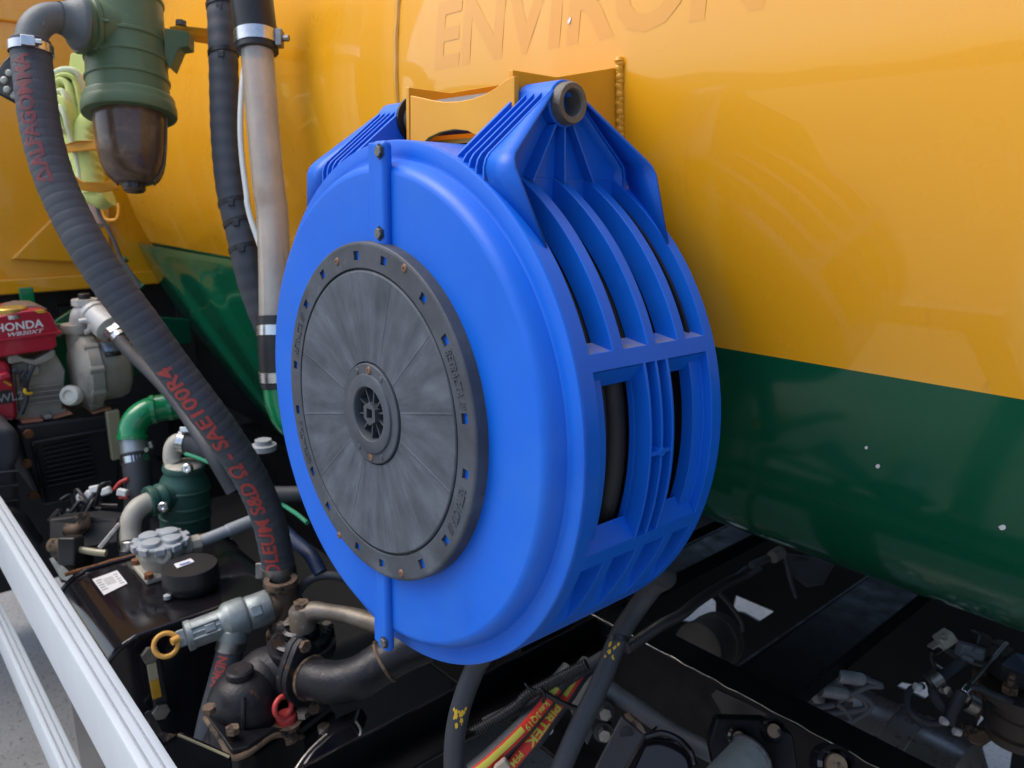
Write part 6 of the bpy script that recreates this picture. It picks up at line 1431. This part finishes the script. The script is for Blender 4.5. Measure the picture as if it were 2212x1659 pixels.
    b = MB(); b.prism([f9(1420, 530, d=1.44), f9(1560, 400, d=1.5), f9(1800, 470, d=1.5), f9(1800, 700, d=1.44)], FW*.0+V((0, 0, -.004))); b.obj('cover_top', mat('blue_grey_steel', (.12, .14, .17), .35, metal=.6), c)
    b = MB(); b.prism([f9(1420, 535, d=1.438), f9(1800, 700, d=1.438), f9(1800, 900, d=1.44), f9(1430, 720, d=1.44)], FW*.05); b.obj('cover_side', 'black_plastic', c, bevel=.002)
    b = MB(); q = f9(1510, 770, d=1.42); b.hexbolt(q-UPZ*.012, UPZ, .014, .014); b.lathe([(.007, .0), (.006, .024), (0, .025)], q, UPZ, 12); b.obj('stud', 'rust', c)
    b = MB(); a = f9(1640, 930, d=1.47); b.lathe([(0, .03), (.075, .03), (.075, .012), (.05, .0), (.048, -.02), (.052, -.024), (.052, -.05), (.046, -.054), (.046, -.06), (.052, -.064), (.052, -.08), (0, -.08)], a, UPZ, 36); b.obj('chamber_body', mat('brown_rubber', (.06, .048, .038), .6, var=(.085, .07, .055), vscale=14), c, smooth=35)
    b = MB(); b.tube([f9(1075, 775, d=1.41), f9(1180, 790, d=1.40), f9(1300, 850, d=1.39), f9(1430, 900, d=1.38), f9(1520, 940, d=1.38)], .0058, 10, n=40); b.obj('chamber_hose', 'rubber', c, smooth=80)
    for x, y in ((790, 1145), (930, 1262), (500, 778)):
        b = MB(); a = f9(x-35, y-8, d=1.398); z = f9(x+35, y+12, d=1.398); b.cyl(a, z, .0068, 12); o = b.obj('cable_marker', 'sticker', None); 
        o['label'] = {790: 'white cable marker sleeve at the foot of the looped cable', 930: 'white cable marker sleeve below the loop beside the rusty link', 500: 'white cable marker sleeve at the top of the looped cable'}[x]; o['category'] = 'cable marker'; o['group'] = 'cable marker sleeves'
valve_cluster()

# small fittings in the dark between tank and reel on the left
def battery_area():
    t = root('wiring_loom', 'tangle of dark wires and white connectors in the shade left of the teal filter', 'wiring', fC(700, 1000, d=1.9))
    for x, y, a in ((575, 845, .6), (640, 830, .9), (690, 785, .2), (770, 800, .4), (890, 810, -.2)):
        u = RT*math.cos(a)+UP*math.sin(a); v = UP*math.cos(a)-RT*math.sin(a); b = MB(); b.box(fC(x, y, d=1.88), (.024, .018, .016), (u, v, FW)); b.obj('white_connector', 'white_tube', t, bevel=.004)
    b = MB(); b.box(fC(900, 840, d=1.88), (.022, .010, .012), (RT, UP, FW)); b.obj('red_clip', 'red_plastic', t, bevel=.002)
    random.seed(11)
    for i in range(9):
        x0, y0 = random.uniform(330, 700), random.uniform(850, 1100); pts = [fC(x0, y0, d=1.85)]
        for k in range(4): pts.append(fC(x0+random.uniform(40, 90)*(k+1), y0+random.uniform(-130, 110), d=1.85+random.uniform(-.03, .03)))
        b = MB(); b.tube(pts, .005, 8, n=40); b.obj('wire', 'black_plastic', t, smooth=60)
    b = MB(); b.tube([fC(830, 790, d=1.9), fC(870, 740, d=1.9), fC(930, 710, d=1.9)], .005, 8, n=20); b.obj('red_wire', 'red_plastic', t, smooth=60)
    m = root('motor_bracket', 'black and bare metal bracket with brown fittings in front of the wiring loom', 'bracket', fC(550, 1300, d=1.7))
    b = MB(); b.prism([fC(350, 1000, d=1.75), fC(600, 980, d=1.75), fC(860, 1000, d=1.78), fC(860, 1180, d=1.76), fC(560, 1230, d=1.72), fC(540, 1420, d=1.7), fC(440, 1480, d=1.7), fC(360, 1280, d=1.72)], FW*.08); b.obj('bracket_body', 'dark', m, bevel=.006)
    b = MB(); b.prism([fC(350, 1290, d=1.70), fC(380, 1280, d=1.70), fC(560, 1430, d=1.68), fC(540, 1480, d=1.68), fC(440, 1440, d=1.69)], FW*.02); b.obj('bare_flange', 'dull_steel', m, bevel=.003)
    b = MB(); b.tube([fC(380, 1195, d=1.70), fC(460, 1195, d=1.69), fC(520, 1240, d=1.68)], .016, 14, n=20); b.obj('brown_fitting', 'rust', m, smooth=60)
    b = MB(); b.tube([fC(590, 960, d=1.74), fC(610, 1030, d=1.74), fC(560, 1080, d=1.74), fC(480, 1080, d=1.74)], .014, 14, n=20); b.obj('brown_fitting', 'rust', m, smooth=60)
    b = MB(); b.tube([fC(570, 1222, d=1.68), fC(680, 1240, d=1.68), fC(770, 1250, d=1.68)], .0075, 12); b.obj('steel_pin', 'amber_pale', m, smooth=60)
    b = MB(); b.prism([fC(700, 1210, d=1.70), fC(860, 1020, d=1.74), fC(880, 1045, d=1.74), fC(735, 1225, d=1.70)], FW*.012); b.obj('steel_strip', 'dull_steel', m, bevel=.002)
    b = MB(); b.box(fC(515, 1225, d=1.68), (.04, .06, .04), (RT, UP, FW)); b.obj('switch_box', 'black_plastic', m, bevel=.006)
    # pipes and blue hose right of the main hose
    b = MB(); b.tube([fC(1960, 820, d=1.6), fC(2060, 822, d=1.6), fC(2200, 820, d=1.6)], .0165, 16); o = b.obj('grey_pipe', 'rubber', None, smooth=60); o['label'] = 'grey horizontal pipe between the suction hose and the reel'; o['category'] = 'pipe'
    b = MB(); b.tube([fC(2010, 1010, d=1.62), fC(2060, 1080, d=1.6), fC(2130, 1150, d=1.57), fC(2250, 1260, d=1.52), fC(2330, 1400, d=1.5)], .0135, 14, n=50); o = b.obj('blue_hose', 'bluehose', None, smooth=80); o['label'] = 'dark blue hose running behind the suction hose towards the reel'; o['category'] = 'hose'
    b = MB(); b.tube([f6(300, 420, d=1.5), f6(360, 330, d=1.5), f6(460, 270, d=1.5), f6(600, 265, d=1.5), f6(800, 330, d=1.5)], .0085, 12, n=50); o = b.obj('black_loop_hose', 'rubber', None, smooth=80); o['label'] = 'black hose arching behind the lever handle to the reel'; o['category'] = 'hose'
    b = MB(); b.lathe([(0, .0), (.028, .0), (.028, .012), (.018, .014), (.018, .024), (0, .025)], fC(1915, 500, d=1.75), UPZ, 20); o = b.obj('filler_plug', 'plastic_grey', None); o['label'] = 'small grey round plug at the lower edge of the green tank panel'; o['category'] = 'plug'
    # added dark block that hides bright ground and deepens the shade
    d = root('shade_block', 'added black block that darkens the gap between hydraulic tank and reel', 'housing', (-2.1, .95, .2))
    b = MB(); b.box((-2.0, .88, .34), (1.1, .42, .5)); b.obj('shade_block_body', 'dark', d, bevel=.03, bseg=3)
battery_area()
rail_post()
